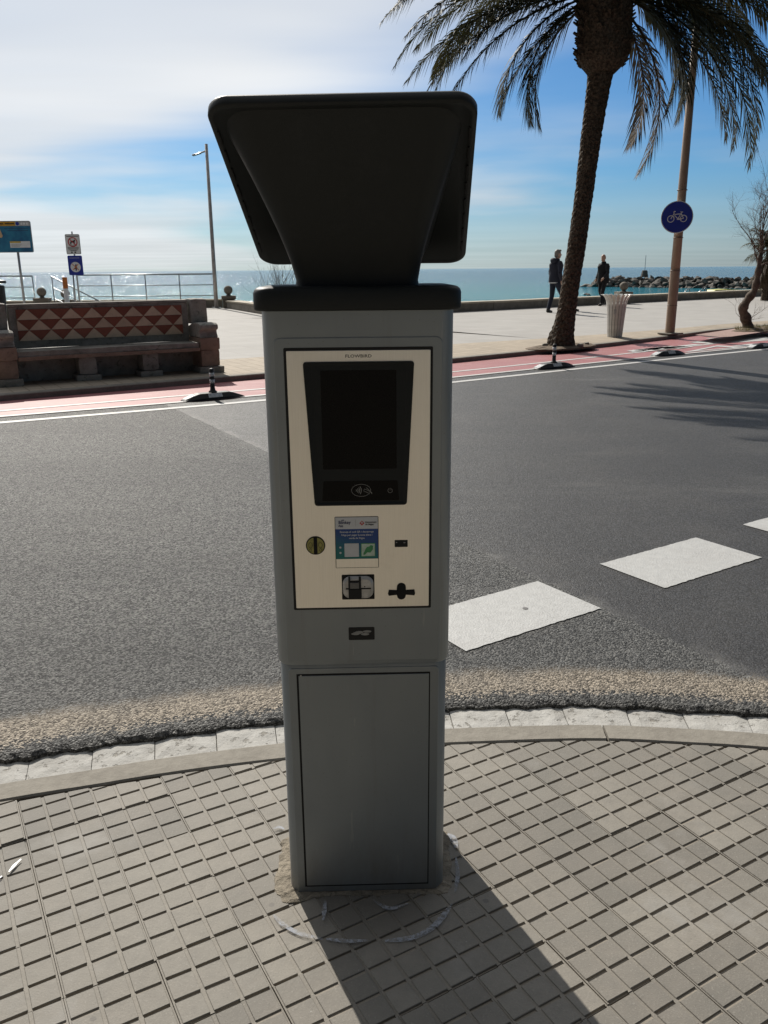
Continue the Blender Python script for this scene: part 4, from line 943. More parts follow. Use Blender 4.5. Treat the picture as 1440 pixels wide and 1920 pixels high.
tr_px = [(1052, 652, 0.29), (1052, 640, 0.265), (1056, 618, 0.22), (1062, 585, 0.19), (1072, 520, 0.178), (1083, 450, 0.178), (1094, 370, 0.178), (1103, 300, 0.185), (1112, 230, 0.20), (1122, 165, 0.225), (1128, 128, 0.25)]
path = [V(x, y, PY)-P0 for x, y, r in tr_px]; path[0].z = -0.1; rad = [r for x, y, r in tr_px]
fine_path, fine_rad = [], []
cpth = catmull(path, 0.055); 
for i, q in enumerate(cpth):
    u = i/(len(cpth)-1)*(len(rad)-1); k = min(int(u), len(rad)-2)
    # radius by height
    zs = [p.z for p in path]
    r = rad[-1]
    for j in range(len(zs)-1):
        if zs[j] <= q.z <= zs[j+1]: r = rad[j]+(rad[j+1]-rad[j])*(q.z-zs[j])/(zs[j+1]-zs[j]); break
    fine_path.append(q); fine_rad.append(r)
mb = MB(); n = 28; rings = []
for i, (q, r) in enumerate(zip(fine_path, fine_rad)):
    ring = []
    for k in range(n):
        a = 2*math.pi*k/n; sc_ = 0.93+0.02*math.sin(i*2.1+3*a)+0.06*noise.noise(Vector((math.cos(a)*2.5, math.sin(a)*2.5, q.z*4)))+(0.03 if (i+k//2) % 2 == 0 else -0.025)
        if q.z < 0.7: sc_ += 0.16*noise.noise(Vector((math.cos(a)*3, math.sin(a)*3, q.z*3)))*(1-q.z/0.7)
        ring.append(q+Vector((math.cos(a)*r*sc_, math.sin(a)*r*sc_, 0)))
    rings.append(ring)
mb.loft(rings).build('trunk', M['bark'], pal, smooth=False)
ct = V(1140, -45, PY)-P0            # heart of the crown
b0 = path[-1]; mb = MB(); rng = random.Random(11)
rings = []
for f, r in ((-0.06, 0.25), (0.0, 0.33), (0.07, 0.42), (0.18, 0.465), (0.45, 0.47), (0.75, 0.44), (1.0, 0.34)):
    c_ = b0.lerp(ct, f); rings.append([c_+Vector((math.cos(2*math.pi*k/24)*r*(1+0.10*noise.noise(Vector((k, f*9, 0)))), math.sin(2*math.pi*k/24)*r*(1+0.10*noise.noise(Vector((k, f*9, 4)))), 0.03*noise.noise(Vector((k*2, f*5, 8))))) for k in range(24)])
boot = mb.loft(rings).build('leaf_base_boss', M['bark'], pal)
mb = MB()
for i in range(230):                                   # cut leaf stubs covering the boss
    f = rng.random(); a = rng.uniform(0, 2*math.pi); c_ = b0.lerp(ct, f); r = 0.36+0.10*math.sin(min(1, f*2.5)*math.pi/2); d = Vector((math.cos(a), math.sin(a), 0.75)).normalized()
    p = c_+Vector((math.cos(a)*r, math.sin(a)*r, 0)); sd = Vector((-math.sin(a), math.cos(a), 0)); w = rng.uniform(.03, .06); L_ = rng.uniform(.05, .14); up_ = d.cross(sd)
    mb.add([p-sd*w, p+sd*w, p+sd*w*.6+d*L_, p-sd*w*.6+d*L_, p-sd*w+up_*.03, p+sd*w+up_*.03, p+sd*w*.6+d*L_+up_*.02, p-sd*w*.6+d*L_+up_*.02], [(0, 1, 2, 3), (7, 6, 5, 4), (0, 4, 5, 1), (1, 5, 6, 2), (2, 6, 7, 3), (3, 7, 4, 0)])
tag(mb.build('leaf_stubs', M['bark'], boot), kind='stuff')
def frond_mesh(L_, e0, droop, seed, dens=64, leaf=0.42, curl=1.5, side=0.0):
    rng = random.Random(seed); mb = MB(); n = 26; p = Vector((0, 0, 0)); pts = [p.copy()]; tans = []
    for i in range(n):
        u = (i+0.5)/n; e = e0-droop*u**curl; az = side*u*u; d = Vector((math.cos(e)*math.cos(az), math.cos(e)*math.sin(az), math.sin(e))); tans.append(d); p = p+d*(L_/n); pts.append(p.copy())
    tans.append(tans[-1])
    mb.tube(pts, [0.022*(1-0.9*i/n)+0.003 for i in range(n+1)], 5)
    for i in range(dens):
        t_ = 0.13+0.87*(i+rng.random()*0.6)/dens
        if t_ >= 1: continue
        k = min(int(t_*n), n-1); f = t_*n-k; c = pts[k].lerp(pts[k+1], f); d = tans[k].lerp(tans[min(k+1, n)], f).normalized()
        sd = d.cross(Vector((0, 0, 1))); sd = sd.normalized() if sd.length > 0.05 else Vector((0, 1, 0)); up_ = sd.cross(d).normalized()
        ll = leaf*(0.45+0.75*math.sin(math.pi*min(1, 0.18+t_*0.75)))*rng.uniform(0.8, 1.12)*(1.0 if t_ < 0.85 else 1-0.9*(t_-0.85)/0.22)
        for s in (-1, 1):
            fw = rng.uniform(0.55, 1.0)+0.5*t_; dirn = (sd*s*rng.uniform(0.8, 1.05)+d*fw+up_*rng.uniform(-0.15, 0.35)).normalized()
            w = 0.0140*rng.uniform(0.8, 1.2); nn = dirn.cross(d); nn = nn.normalized() if nn.length > .01 else up_; wd_ = nn.cross(dirn).normalized()
            m1 = c+dirn*ll*0.5+Vector((0, 0, -0.035*ll)); dr = Vector((0, 0, -rng.uniform(0.25, 0.60)*ll)); tip_ = c+dirn*ll+dr
            mb.add([c-wd_*w*.6, c+wd_*w*.6, m1+wd_*w, m1-wd_*w, tip_], [(0, 1, 2, 3), (3, 2, 4)])
    return mb
rng = random.Random(23); fl = []
def tipof(L_, e0, dr, curl=1.1, n=26):
    x = z = 0.0
    for i in range(n):
        e = e0-dr*((i+0.5)/n)**curl; x += math.cos(e)*L_/n; z += math.sin(e)*L_/n
    return x, z
def fit(dx, dz, e0):
    best = None
    for i in range(40):
        for j in range(50):
            L_ = 2.4+i*0.075; dr = R(10+j*2.5); x, z = tipof(L_, R(e0), dr); q = (x-dx)**2+(z-dz)**2
            if best is None or q < best[0]: best = (q, L_, dr)
    return best[1], best[2]
# outer fronds: reach sideways and fall below the heart of the crown by the amounts seen (metres), with azimuth and start elevation
for dx, dz, az_, e0 in ((3.95, -1.85, 181, 32), (3.75, -1.95, 176, 20), (3.3, -2.2, 184, 14), (3.15, -2.1, 170, 26), (2.9, -2.3, 190, 8), (1.9, -2.55, 186, 4), (1.75, -2.2, 172, -6), (1.3, -2.75, 188, -14), (1.0, -2.0, 165, -20), (4.2, -1.2, 186, 40), (3.6, -1.3, 168, 34), (3.9, -1.5, 195, 30), (2.6, -1.6, 178, 22),
                        (0.72, -3.55, 358, -34), (0.62, -2.6, 12, -40), (1.15, -2.5, 350, -12), (1.4, -2.65, 356, 0), (1.6, -2.3, 8, 8), (2.3, -3.1, 352, -2), (2.55, -3.3, 357, 6), (3.0, -3.6, 2, 10), (2.9, -3.2, 349, 14), (3.4, -2.9, 355, 16), (3.6, -2.4, 4, 22), (3.9, -2.0, 347, 26), (4.0, -1.6, 0, 32), (3.3, -2.0, 10, 24), (4.2, -1.0, 352, 40), (2.4, -1.8, 2, 18), (3.0, -2.4, 340, 12), (3.6, -1.2, 12, 36)):
    e0 = e0-18 if e0 > -10 else e0-6; dx = dx*0.92-0.15; dz = dz*0.84+0.25
    L_, dr = fit(dx, dz, e0); fl.append((az_, e0, L_, math.degrees(dr)))
for i in range(12):
    side = 180 if i % 2 else 0; fl.append((side+rng.uniform(-48, 48), rng.uniform(18, 40), rng.uniform(3.8, 4.4), rng.uniform(60, 85)))
for i in range(22): fl.append((360*i/22+rng.uniform(-9, 9), rng.uniform(48, 80), rng.uniform(3.4, 4.2), rng.uniform(45, 75)))
for i, (a, e0, L_, dr) in enumerate(fl):
    m = frond_mesh(L_, R(e0), R(dr), 100+i, 100, 0.46, 1.1, R(rng.uniform(-6, 6)))
    o = m.build('frond', M['frond_dry'] if (e0 < -30) else M['frond'], pal)
    o.location = ct+Vector((math.cos(R(a))*0.22, math.sin(R(a))*0.22, -0.20+0.30*max(-1, min(1, e0/50)))); o.rotation_euler = (0, 0, R(a))
# soil pit at the palm foot
M['soil'] = stoneish('tree_pit_soil', (0.085, 0.06, 0.04), (0.20, 0.15, 0.105), 14, 1.0)
def pit(name, cen, rx, ry, rz, label, h=0.035):
    mb = MB(); rings = []
    for f, z in ((1.0, -0.02), (0.97, 0.008), (0.7, h), (0.3, h*1.1)):
        rings.append([Vector((math.cos(2*math.pi*k/36)*rx*f*(1+0.12*noise.noise(Vector((k*0.5, f, cen[0])))), math.sin(2*math.pi*k/36)*ry*f*(1+0.12*noise.noise(Vector((k*0.5, f, 5+cen[0])))), z+0.012*noise.noise(Vector((k, f*8, 0))))) for k in range(36)])
    o = mb.loft(rings).build(name, M['soil']); o.location = cen; o.rotation_euler = (0, 0, rz); return tag(o, label, 'soil')
pit('soil_pit', (P0.x, P0.y, PZ0+0.005), 0.95, 0.40, R(36), 'bare brown soil round the foot of the tall date palm')
for i, (x, y) in enumerate(((1088, 649), (1100, 646), (1022, 649))):
    o = rough_box(MB(), (0, 0, 0.03), (0.10, 0.08, 0.07), i, 2, 0.02).build('pebble', M['bstone']); q = G(x, y, PZ0+0.03); o.location = (q.x, q.y, PZ0+0.012); tag(o, ['whitish stone lying on the kerb side of the tall palm', 'smaller stone beyond the whitish one at the tall palm', 'lone stone on the bench side of the tall palm foot'][i], 'stone', 'stones at the palm foot')

# ------------------------------------------------------------------ white litter bin
M['binwhite'] = simple('white_painted_steel', (0.58, 0.57, 0.54), 0.45, var=0.12, scale=12)
bq = G(1152, 632, 0.045); bn = thing('litter_bin', 'white litter bin of upright flared slats beside the tall palm', 'litter bin', (bq.x, bq.y, 0.040), R(20))
NB = 18
def slat_mesh():
    mb = MB(); prof = [(0.160, 0.0), (0.172, 0.20), (0.188, 0.45), (0.205, 0.66), (0.222, 0.77), (0.26, 0.845), (0.315, 0.895), (0.345, 0.900)]; rings = []
    for i, (r, z) in enumerate(prof):
        hw = r*math.tan(math.pi/NB)*0.80 if i < 6 else r*math.tan(math.pi/NB)*(0.66 if i == 6 else 0.5); rings.append([Vector((r, -hw, z)), Vector((r, hw, z)), Vector((r-0.006, hw, z+0.004 if i > 5 else z)), Vector((r-0.006, -hw, z+0.004 if i > 5 else z))])
    return mb.loft(rings)
first = slat_mesh().build('slat', M['binwhite'], bn)
for k in range(1, NB):
    c = first.copy(); link(c, bn); c.rotation_euler = (0, 0, 2*math.pi*k/NB)
MB().lathe([(0.150, 0.02), (0.150, 0.03), (0.178, 0.60), (0.190, 0.72)], n=28).build('liner', simple('bin_liner_grey', (0.33, 0.32, 0.31), 0.6), bn, smooth=True)
for z, r in ((0.035, 0.158), (0.70, 0.207)):
    mb = MB(); mb.tube([(math.cos(2*math.pi*k/28)*r, math.sin(2*math.pi*k/28)*r, z) for k in range(29)], 0.007, 6, False); mb.build('hoop', M['binwhite'], bn)
pl_ = MB(); a0 = R(-112-20); 
pl_.box((0, 0, 0), (0.004, 0.055, 0.10)); pm = pl_.build('plaque', simple('bin_plaque', (0.34, 0.35, 0.36), 0.4), bn); pm.location = (math.cos(a0)*0.197, math.sin(a0)*0.197, 0.55); pm.rotation_euler = (0, R(5), a0)

# ------------------------------------------------------------------ tan lamp post with the bicycle sign
M['tanpost'] = simple('tan_painted_steel', (0.30, 0.215, 0.155), 0.5, var=0.15, scale=3)
lp = V(1256, 622, 18.95); t = thing('street_lamp', 'tall tan street lamp post carrying the round bicycle sign', 'street lamp', (lp.x, lp.y, 0.05), R(33))
MB().lathe([(0.105, 0.03), (0.105, 1.40)], n=24).build('lower_shaft', M['tanpost'], t, smooth=False)
MB().lathe([(0.100, 1.40), (0.092, 2.75), (0.060, 8.2)], n=24).build('upper_shaft', M['tanpost'], t, smooth=True)
smooth_by_angle(t.children[0], 40)
MB().box((0.02, 0, 0.015), (0.44, 0.36, 0.035)).build('base_plate', M['kerb'], t, bevel=0.008)
for z in (0.62, 1.36, 2.05, 3.02): MB().lathe([(0.103, z), (0.110, z+0.004), (0.110, z+0.016), (0.103, z+0.02)], n=24).build('band', simple('band_brown', (0.16, 0.11, 0.08), 0.5) if 'bandm' not in M else M['bandm'], t, smooth=True)
arm = MB(); arm.tube([(0, 0, 8.1), (0.2, 0.3, 8.35), (0.7, 1.0, 8.5)], 0.035, 10); arm.build('arm', M['tanpost'], t, smooth=True)
MB().box((0.95, 1.35, 8.5), (0.5, 0.25, 0.09), Matrix.Rotation(R(55), 3, 'Z')).build('lamp_head', M['tanpost'], t, bevel=0.03)
M['signblue'] = simple('sign_blue', (0.010, 0.028, 0.30), 0.35, var=0.08)
M['signwhite'] = simple('sign_white', (0.68, 0.70, 0.72), 0.4, var=0.05)
M['galv'] = simple('galvanised_steel', (0.36, 0.37, 0.38), 0.4, 0.7, var=0.15)
sg = V(1270, 407, 18.8); sign = thing('round_sign', 'round blue sign with white bicycle symbol fixed to the tan lamp post', 'traffic sign', (lp.x-0.02, lp.y-0.14, sg.z), R(-14))
def disc_y(r, y0, y1, n=48): return MB().prism([(math.cos(2*math.pi*k/n)*r, y1, math.sin(2*math.pi*k/n)*r) for k in range(n)], (0, y1, 0), (0, y0, 0))
rs = 0.33; cxo = sg.x-sign.location.x
disc_y(rs, -0.012, 0.012).build('rim', M['signwhite'], sign, loc=(cxo, 0, 0)); disc_y(rs-0.016, -0.015, -0.008).build('face', M['signblue'], sign, loc=(cxo, 0, 0))
MB().box((cxo*0.5, 0.05, 0.0), (0.06, 0.09, 0.30)).build('clamp', M['galv'], sign)
def flat_lines(mb, segs, w, y):
    for a, b in segs:
        dx, dz = b[0]-a[0], b[1]-a[1]; l = math.hypot(dx, dz); nx, nz = -dz/l*w/2, dx/l*w/2
        mb.add([(a[0]-nx, y, a[1]-nz), (b[0]-nx, y, b[1]-nz), (b[0]+nx, y, b[1]+nz), (a[0]+nx, y, a[1]+nz)], [(0, 1, 2, 3)])
    return mb
mb = MB(); yb = -0.0185; k_ = 0.33/0.30
W1, W2 = (-0.125, -0.035), (0.135, -0.03)
for c_ in (W1, W2): arc_strip(mb, c_[0], c_[1], 0.066, 0.066, 0, 360, 0.015, yb, 40)
segs = [(W1, (-0.065, 0.075)), ((-0.065, 0.075), (-0.075, 0.115)), ((-0.075, 0.115), (-0.035, 0.115)), ((-0.06, 0.055), (0.075, 0.065)), ((-0.055, 0.04), (0.02, -0.035)), ((0.02, -0.035), (0.095, 0.105)), ((0.06, 0.105), (0.115, 0.10)), ((0.02, -0.035), W2), ((0.08, 0.07), W2), ((0.0, -0.05), (0.10, -0.045))]
flat_lines(mb, segs, 0.015, yb); bs = mb.build('bicycle_symbol', M['signwhite'], sign, loc=(cxo, 0, 0))

# ------------------------------------------------------------------ thin bare tree and its pit
M['twig'] = simple('grey_brown_twig', (0.13, 0.095, 0.07), 0.8, scale=15)
M['trunkb'] = stoneish('tamarisk_bark', (0.06, 0.045, 0.035), (0.17, 0.135, 0.105), 16, 1.0, 0.9, 'Object')
TY = 19.6; tb = V(1402, 614, TY); tree = thing('bare_tree', 'small crooked tree with bare twigs growing from a grassy pit', 'tree', (tb.x, tb.y, 0.075)); TB = tree.location.copy()
tp_ = [V(x, y, TY)-TB for x, y in ((1402, 622), (1402, 612), (1398, 596), (1393, 580), (1402, 562), (1414, 545), (1420, 520), (1424, 490), (1430, 455))]
tpath = catmull(tp_, 0.05); tr_ = [0.13*(1-0.75*i/len(tpath))+0.015*math.sin(i*1.3) for i in range(len(tpath))]; tr_[0] = 0.16
MB().tube(tpath, tr_, 12).build('trunk', M['trunkb'], tree, smooth=True)
def branch(mb, p, d, L_, r, depth, rng, up=0.15):
    n = 5; pts = [p.copy()]; q = p.copy(); dd_ = d.copy()
    for i in range(n):
        dd_ = (dd_+Vector((rng.gauss(0, .16), rng.gauss(0, .16), rng.gauss(0, .12)+up*0.25))).normalized(); q = q+dd_*(L_/n); pts.append(q.copy())
    mb.tube(pts, [r*(1-0.55*i/n) for i in range(n+1)], 5 if depth > 1 else 3, False)
    if depth <= 0: return
    for k in range(rng.choice((3, 4, 4)) if depth > 1 else 4):
        i = rng.randint(1, n); dv = (dd_+Vector((rng.gauss(0, .55), rng.gauss(0, .55), rng.gauss(0, .4)+up))).normalized(); branch(mb, pts[i], dv, L_*rng.uniform(.5, .8), r*0.5, depth-1, rng, up)
rng = random.Random(41)
for i, (f, d, L_) in enumerate(((0.97, (-0.15, 0.1, 1), 0.95), (0.9, (-0.55, 0.2, 0.7), 0.75), (0.8, (-0.75, -0.2, 0.35), 0.6), (1.0, (0.3, 0.2, 1), 1.0), (0.88, (0.8, -0.1, 0.6), 0.9), (0.95, (0.1, -0.6, 0.9), 0.8), (0.75, (0.9, 0.3, 0.5), 0.8), (0.93, (-0.35, -0.3, 0.9), 0.85), (0.85, (0.4, 0.5, 0.9), 0.9))):
    mb = MB(); branch(mb, tpath[min(len(tpath)-1, int(f*(len(tpath)-1)))], Vector(d).normalized(), L_, 0.016, 4, rng); mb.build('branch', M['twig'], tree, smooth=True)
for i, (x, y, dx, dz) in enumerate(((1395, 604, -0.5, 0.9), (1398, 606, -0.3, 1), (1393, 600, -0.6, 0.7), (1408, 596, 0.8, 0.45), (1404, 606, 0.3, 0.9))):
    mb = MB(); branch(mb, V(x, y, TY)-TB, Vector((dx, -0.2, dz)).normalized(), 0.42, 0.006, 2, rng); mb.build('sucker_shoot', M['twig'], tree)
pit('soil_pit', (tb.x+0.35, tb.y+0.1, 0.072), 1.0, 0.42, R(36), 'brown earth and roots round the foot of the small crooked tree', 0.06)
M['grass'] = leaf_mat('dry_grass', (0.09, 0.10, 0.03), (0.17, 0.16, 0.06), (0.20, 0.16, 0.08), 0.3)
mb = MB(); rng = random.Random(9)
for i in range(620):
    a = rng.uniform(0, 2*math.pi); rr0 = math.sqrt(rng.random()); p = Vector((math.cos(a)*rr0*0.95, math.sin(a)*rr0*0.38, 0.02)); p.rotate(Euler((0, 0, R(36)))); h = rng.uniform(.03, .12); w = 0.006; d = Vector((rng.gauss(0, .4), rng.gauss(0, .4), 1)).normalized(); sd = Vector((math.cos(a*7), math.sin(a*7), 0))
    mb.add([p-sd*w, p+sd*w, p+d*h], [(0, 1, 2)])
go = mb.build('grass', M['grass']); go.location = (tb.x+0.35, tb.y+0.1, 0.09); tag(go, 'sparse dry grass in the pit of the small crooked tree', 'grass', kind='stuff')
# low palm by the sea wall behind the bare tree
SP = V(1437, 556, 34.5); sm = thing('small_palm', 'short bushy palm with hanging dead leaves behind the small bare tree', 'palm', (SP.x, SP.y, 0.19))
MB().tube([(0, 0, -0.1), (0.03, 0, 0.9), (0.0, 0, 1.9)], [0.22, 0.19, 0.2], 12).build('trunk', M['bark'], sm)
rng = random.Random(77)
for i in range(34):
    m = frond_mesh(rng.uniform(0.9, 1.25), R(rng.uniform(-5, 75)), R(rng.uniform(30, 70)), 500+i, 26, 0.42, 1.2); o = m.build('frond', M['frond'], sm); o.location = (0, 0, 1.95); o.rotation_euler = (0, 0, R(360*i/34*3.1))
for i in range(26):
    m = frond_mesh(rng.uniform(1.0, 1.5), R(rng.uniform(-70, -45)), R(rng.uniform(15, 35)), 600+i, 26, 0.36, 1.0); o = m.build('dead_frond', M['frond_dry'], sm); o.location = (0, 0, 1.8); o.rotation_euler = (0, 0, R(360*i/26))
# bare shrub behind the low stone wall
SH = V(512, 560, 33.0); shr = thing('bare_shrub', 'leafless shrub rising behind the low stone wall next to the meter', 'shrub', (SH.x, SH.y, -1.2))
rng = random.Random(52); 
for i in range(9):
    mb = MB(); d = Vector((rng.gauss(0, .32), rng.gauss(0, .2), 1)).normalized(); branch(mb, Vector((rng.uniform(-.45, .45), 0, 0)), d, rng.uniform(1.4, 1.75), 0.022, 3, rng, 0.3); mb.build('stem', M['twig'], shr)
tag(MB().box((SH.x, SH.y+1.0, -2.2), (5, 3.0, 2.2)).build('planting_bank', M['soil'], bevel=0.3), 'earth bank under the leafless shrub behind the wall', 'bank')
# ------------------------------------------------------------------ thin lamp post, ball pillars, railings
tl = V(406, 577, 30.9); t = thing('street_lamp', 'thin steel lamp post with one short arm next to a ball-topped pillar', 'street lamp', (tl.x, tl.y, PZ2))
ht = V(389, 270, 30.9).z-PZ2
MB().lathe([(0.075, 0.0), (0.072, 1.2), (0.052, ht)], n=18).build('post', simple('thin_post', (0.42, 0.39, 0.37), 0.4, 0.3), t, smooth=True)
MB().tube([(0, 0, ht-0.22), (-0.50, -0.05, ht-0.36)], 0.028, 8).build('arm', M['galv'], t, smooth=True)
MB().box((-0.33, -0.033, ht-0.335), (0.30, 0.12, 0.035), Matrix.Rotation(R(-15.6), 3, 'Y')).build('lamp_head', M['galv'], t, bevel=0.01)
MB().box((0, 0, 0.012), (0.28, 0.28, 0.024)).build('base_plate', M['galv'], t)
for sx_ in (-1, 1):
    for sy_ in (-1, 1): MB().lathe([(0.018, 0.024), (0.018, 0.055)], (sx_*0.11, sy_*0.11, 0), 8).build('bolt', M['galv'], t)
M['pill'] = stoneish('pillar_stone', (0.15, 0.13, 0.105), (0.25, 0.225, 0.19), 6, 0.6, 0.9, 'Object')
def pillar(p, label, z=PZ2, s=1.0, h=0.43, r=0.158):
    t = thing('ball_pillar', label, 'pillar', (p[0], p[1], z), R(10), 'ball-topped stone pillars')
    MB().box((0, 0, h*0.36), (0.42*s, 0.42*s, h*0.72)).build('shaft', M['pill'], t, bevel=0.015); MB().box((0, 0, h*0.72+h*0.14+0.001), (0.52*s, 0.52*s, h*0.28)).build('cap', M['pill'], t, bevel=0.012)
    MB().lathe([(0.11, h), (0.075, h+0.02), (0.075, h+0.05)], n=16).build('neck', M['pill'], t, smooth=True); MB().ball((0, 0, h+0.04+r), r, 24, 14).build('ball', M['pill'], t, smooth=True); return t
pillar((pilA.x+0.05, pilA.y+0.25), 'stone pillar topped by a ball right beside the thin lamp post')
q = V(80, 566, 29.5); pillar((q.x, q.y), 'stone pillar topped by a ball between two steel railings', V(80, 566, 29.5).z-0.30)
q = V(124, 566, 30.0); pillar((q.x, q.y), 'stone pillar topped by a ball behind the orange-topped post', V(124, 569, 30.0).z-0.30)
q = V(1168, 566, 31.8); pillar((q.x, q.y), 'stone pillar topped by a ball behind the white litter bin', PZ2)
M['rail'] = simple('railing_steel', (0.30, 0.32, 0.34), 0.35, 0.8, var=0.15)
def railing(pts, label, h=1.12, rails=(1.12, 0.74, 0.36), step=1.32, z=PZ2+0.05, posts=None):
    a = Vector(pts[0]); t = thing('railing', label, 'railing', (a.x, a.y, z)); P = [Vector((p[0]-a.x, p[1]-a.y, (p[2] if len(p) > 2 else 0))) for p in pts]
    for r in rails: MB().tube([p+Vector((0, 0, r)) for p in P], 0.027 if r == rails[0] else 0.016, 8).build('rail', M['rail'], t, smooth=True)
    for p0_, p1_ in zip(P[:-1], P[1:]):
        n = max(1, round((p1_-p0_).length/step))
        for i in range(n+1):
            if i == 0 and p0_ is not P[0]: continue
            q = p0_.lerp(p1_, i/n); MB().tube([q+Vector((0, 0, -0.02)), q+Vector((0, 0, rails[0]-0.02))], 0.021, 8).build('post', M['rail'], t, smooth=True)
    return t
ra = V(401, 540, 31.3); rb_ = V(146, 540, 31.3)
railing([(rb_.x, 31.3), (ra.x, 31.3)], 'long steel railing of three bars ending at the thin lamp post', 1.11, (1.14, 0.76, 0.38))
rc = V(63, 540, 31.0); railing([(rc.x-7.5, 31.0), (rc.x, 31.0)], 'steel railing of three bars behind the blue beach board', 1.11, (1.12, 0.74, 0.36))
s0 = V(95, 518, 29.6); s1 = V(183, 566, 29.6)
t = thing('stair_railing', 'sloping steel stair railing going down to the beach', 'railing', (s0.x, s0.y, PZ2))
for dz in (0, -0.36, -0.72): MB().tube([Vector((0, 0, s0.z-PZ2+dz)), Vector((s1.x-s0.x, 0.3, s1.z-PZ2+dz)), Vector(((s1.x-s0.x)*1.6, 0.45, s1.z-PZ2+dz-0.6))], 0.022 if dz == 0 else 0.015, 8).build('rail', M['rail'], t, smooth=True)
for f in (0.02, 0.45, 0.9):
    q = Vector(((s1.x-s0.x)*f, 0.3*f, (s0.z-PZ2)*(1-f)+(s1.z-PZ2)*f)); MB().tube([q+Vector((0, 0, -1.05)), q], 0.02, 8).build('post', M['rail'], t, smooth=True)
rp = V(148, 540, 30.6)
# orange-topped post
q = V(126, 566, 27.0); t = thing('marker_post', 'white marker post with an orange top in front of a ball pillar', 'post', (q.x, q.y, 0.17))
zt = V(121, 520, 27.0).z-0.17; MB().lathe([(0.075, 0), (0.075, zt-0.34)], n=14).build('shaft', M['signwhite'], t, smooth=True); MB().lathe([(0.076, zt-0.34), (0.076, zt)], n=14).build('orange_top', simple('marker_orange', (0.50, 0.15, 0.02), 0.5), t, smooth=True)
for o in t.children: smooth_by_angle(o, 40)
# black post with a head at the edge of the view
q = V(2, 566, 26.0); t = thing('black_bin', 'black slim bin with a hooded lid past the end of the stone bench', 'litter bin', (q.x-0.06, q.y, 0.15))
zt = V(2, 524, 26.0).z-0.15; MB().lathe([(0.20, 0), (0.21, zt*0.83), (0.19, zt*0.85)], n=16).build('body', M['rubber'], t); MB().lathe([(0.10, zt*0.84), (0.10, zt*0.90)], n=12).build('neck', M['rubber'], t); MB().lathe([(0.27, zt*0.90), (0.27, zt*0.97), (0.12, zt)], n=16).build('lid', M['rubber'], t)
# beach information board
BYD = 28.5; bl_, br_ = V(-62, 470, BYD), V(62, 472, BYD); btp = V(62, 415, BYD).z; bbt = V(62, 472, BYD).z
pp_ = V(44, 566, BYD); t = thing('beach_board', 'large blue beach information board with an orange header on a steel post', 'sign board', (pp_.x, pp_.y, 0.17))
bw = br_.x-bl_.x; bcx = (br_.x+bl_.x)/2-pp_.x; z0, z1 = bbt-0.17, btp-0.17
M['boardblue'] = NT('board_blue'); _t = M['boardblue']; M['boardblue'] = _t.out(_t.mix(_t.ramp(_t.noise(2.2, 4, 0.6), 0.35, 0.65), (0.005, 0.095, 0.22), (0.02, 0.20, 0.34)), 0.4)
MB().tube([(0, 0.06, -0.02), (0, 0.06, z1-0.1)], 0.04, 12).build('post', M['galv'], t, smooth=True)
def pan(name, x0, x1, za, zb_, y, mat, th=0.004, r=0.0):
    pts = rrect(x1-x0, zb_-za, r, 4, (x0+x1)/2, (za+zb_)/2) if r else [(x0, za), (x1, za), (x1, zb_), (x0, zb_)]
    return MB().prism([(x, y+th, z) for x, z in pts], (0, y+th, 0), (0, y, 0)).build(name, mat, t)
xr = bcx+bw/2; xl = bcx-bw/2
pan('board_frame', xl-0.02, xr+0.02, z0-0.02, z1+0.02, 0.0, M['galv'], 0.03, 0.05); pan('blue_field', xl, xr, z0, z1-0.14, -0.005, M['boardblue']); pan('orange_header', xl, xr-0.48, z1-0.135, z1, -0.005, simple('board_orange', (0.52, 0.28, 0.02), 0.4))
pan('logo_field', xr-0.475, xr, z1-0.135, z1, -0.005, simple('board_grey', (0.42, 0.44, 0.45), 0.4))
disc_y(0.055, -0.009, -0.006, 20).build('round_logo', M['signblue'], t, loc=(xr-0.40, 0, z1-0.068))
for k in range(3): pan('logo', xr-0.30+k*0.09, xr-0.24+k*0.09, z1-0.10, z1-0.04, -0.009, M['signwhite'])
for k, (a, b) in enumerate(((0.06, 0.45), (0.52, 0.85), (0.92, 1.3), (1.36, 1.66))): pan('header_print', xl+a, xl+b, z1-0.085, z1-0.05, -0.008, M['ink'])
pan('white_notice', xr-0.72, xr-0.06, z0+0.13, z0+0.33, -0.008, M['signwhite']); pan('notice_strip', xr-0.72, xr-0.36, z0+0.28, z0+0.33, -0.011, simple('notice_gold', (0.5, 0.36, 0.08), 0.5))
for k in range(3): pan('notice_print', xr-0.68, xr-0.40+0.03*k, z0+0.16+0.035*k, z0+0.17+0.035*k, -0.011, M['icon'])
for k in range(2): pan('fine_print', xr-0.85+k*0.1, xr-0.08, z1-0.22-0.07*k, z1-0.205-0.07*k, -0.008, M['stk_navy'])
bp = [(0.0, 0.52), (0.85, 0.50), (1.05, 0.46), (1.20, 0.44), (1.24, 0.50), (1.18, 0.70), (1.08, 0.66), (0.9, 0.62), (0.5, 0.60), (0.0, 0.62)]
MB().prism([(xl+x, -0.006, z0+z) for x, z in bp], (0, -0.006, 0), (0, -0.009, 0)).build('beach_map', simple('map_sand', (0.55, 0.38, 0.22), 0.5), t)
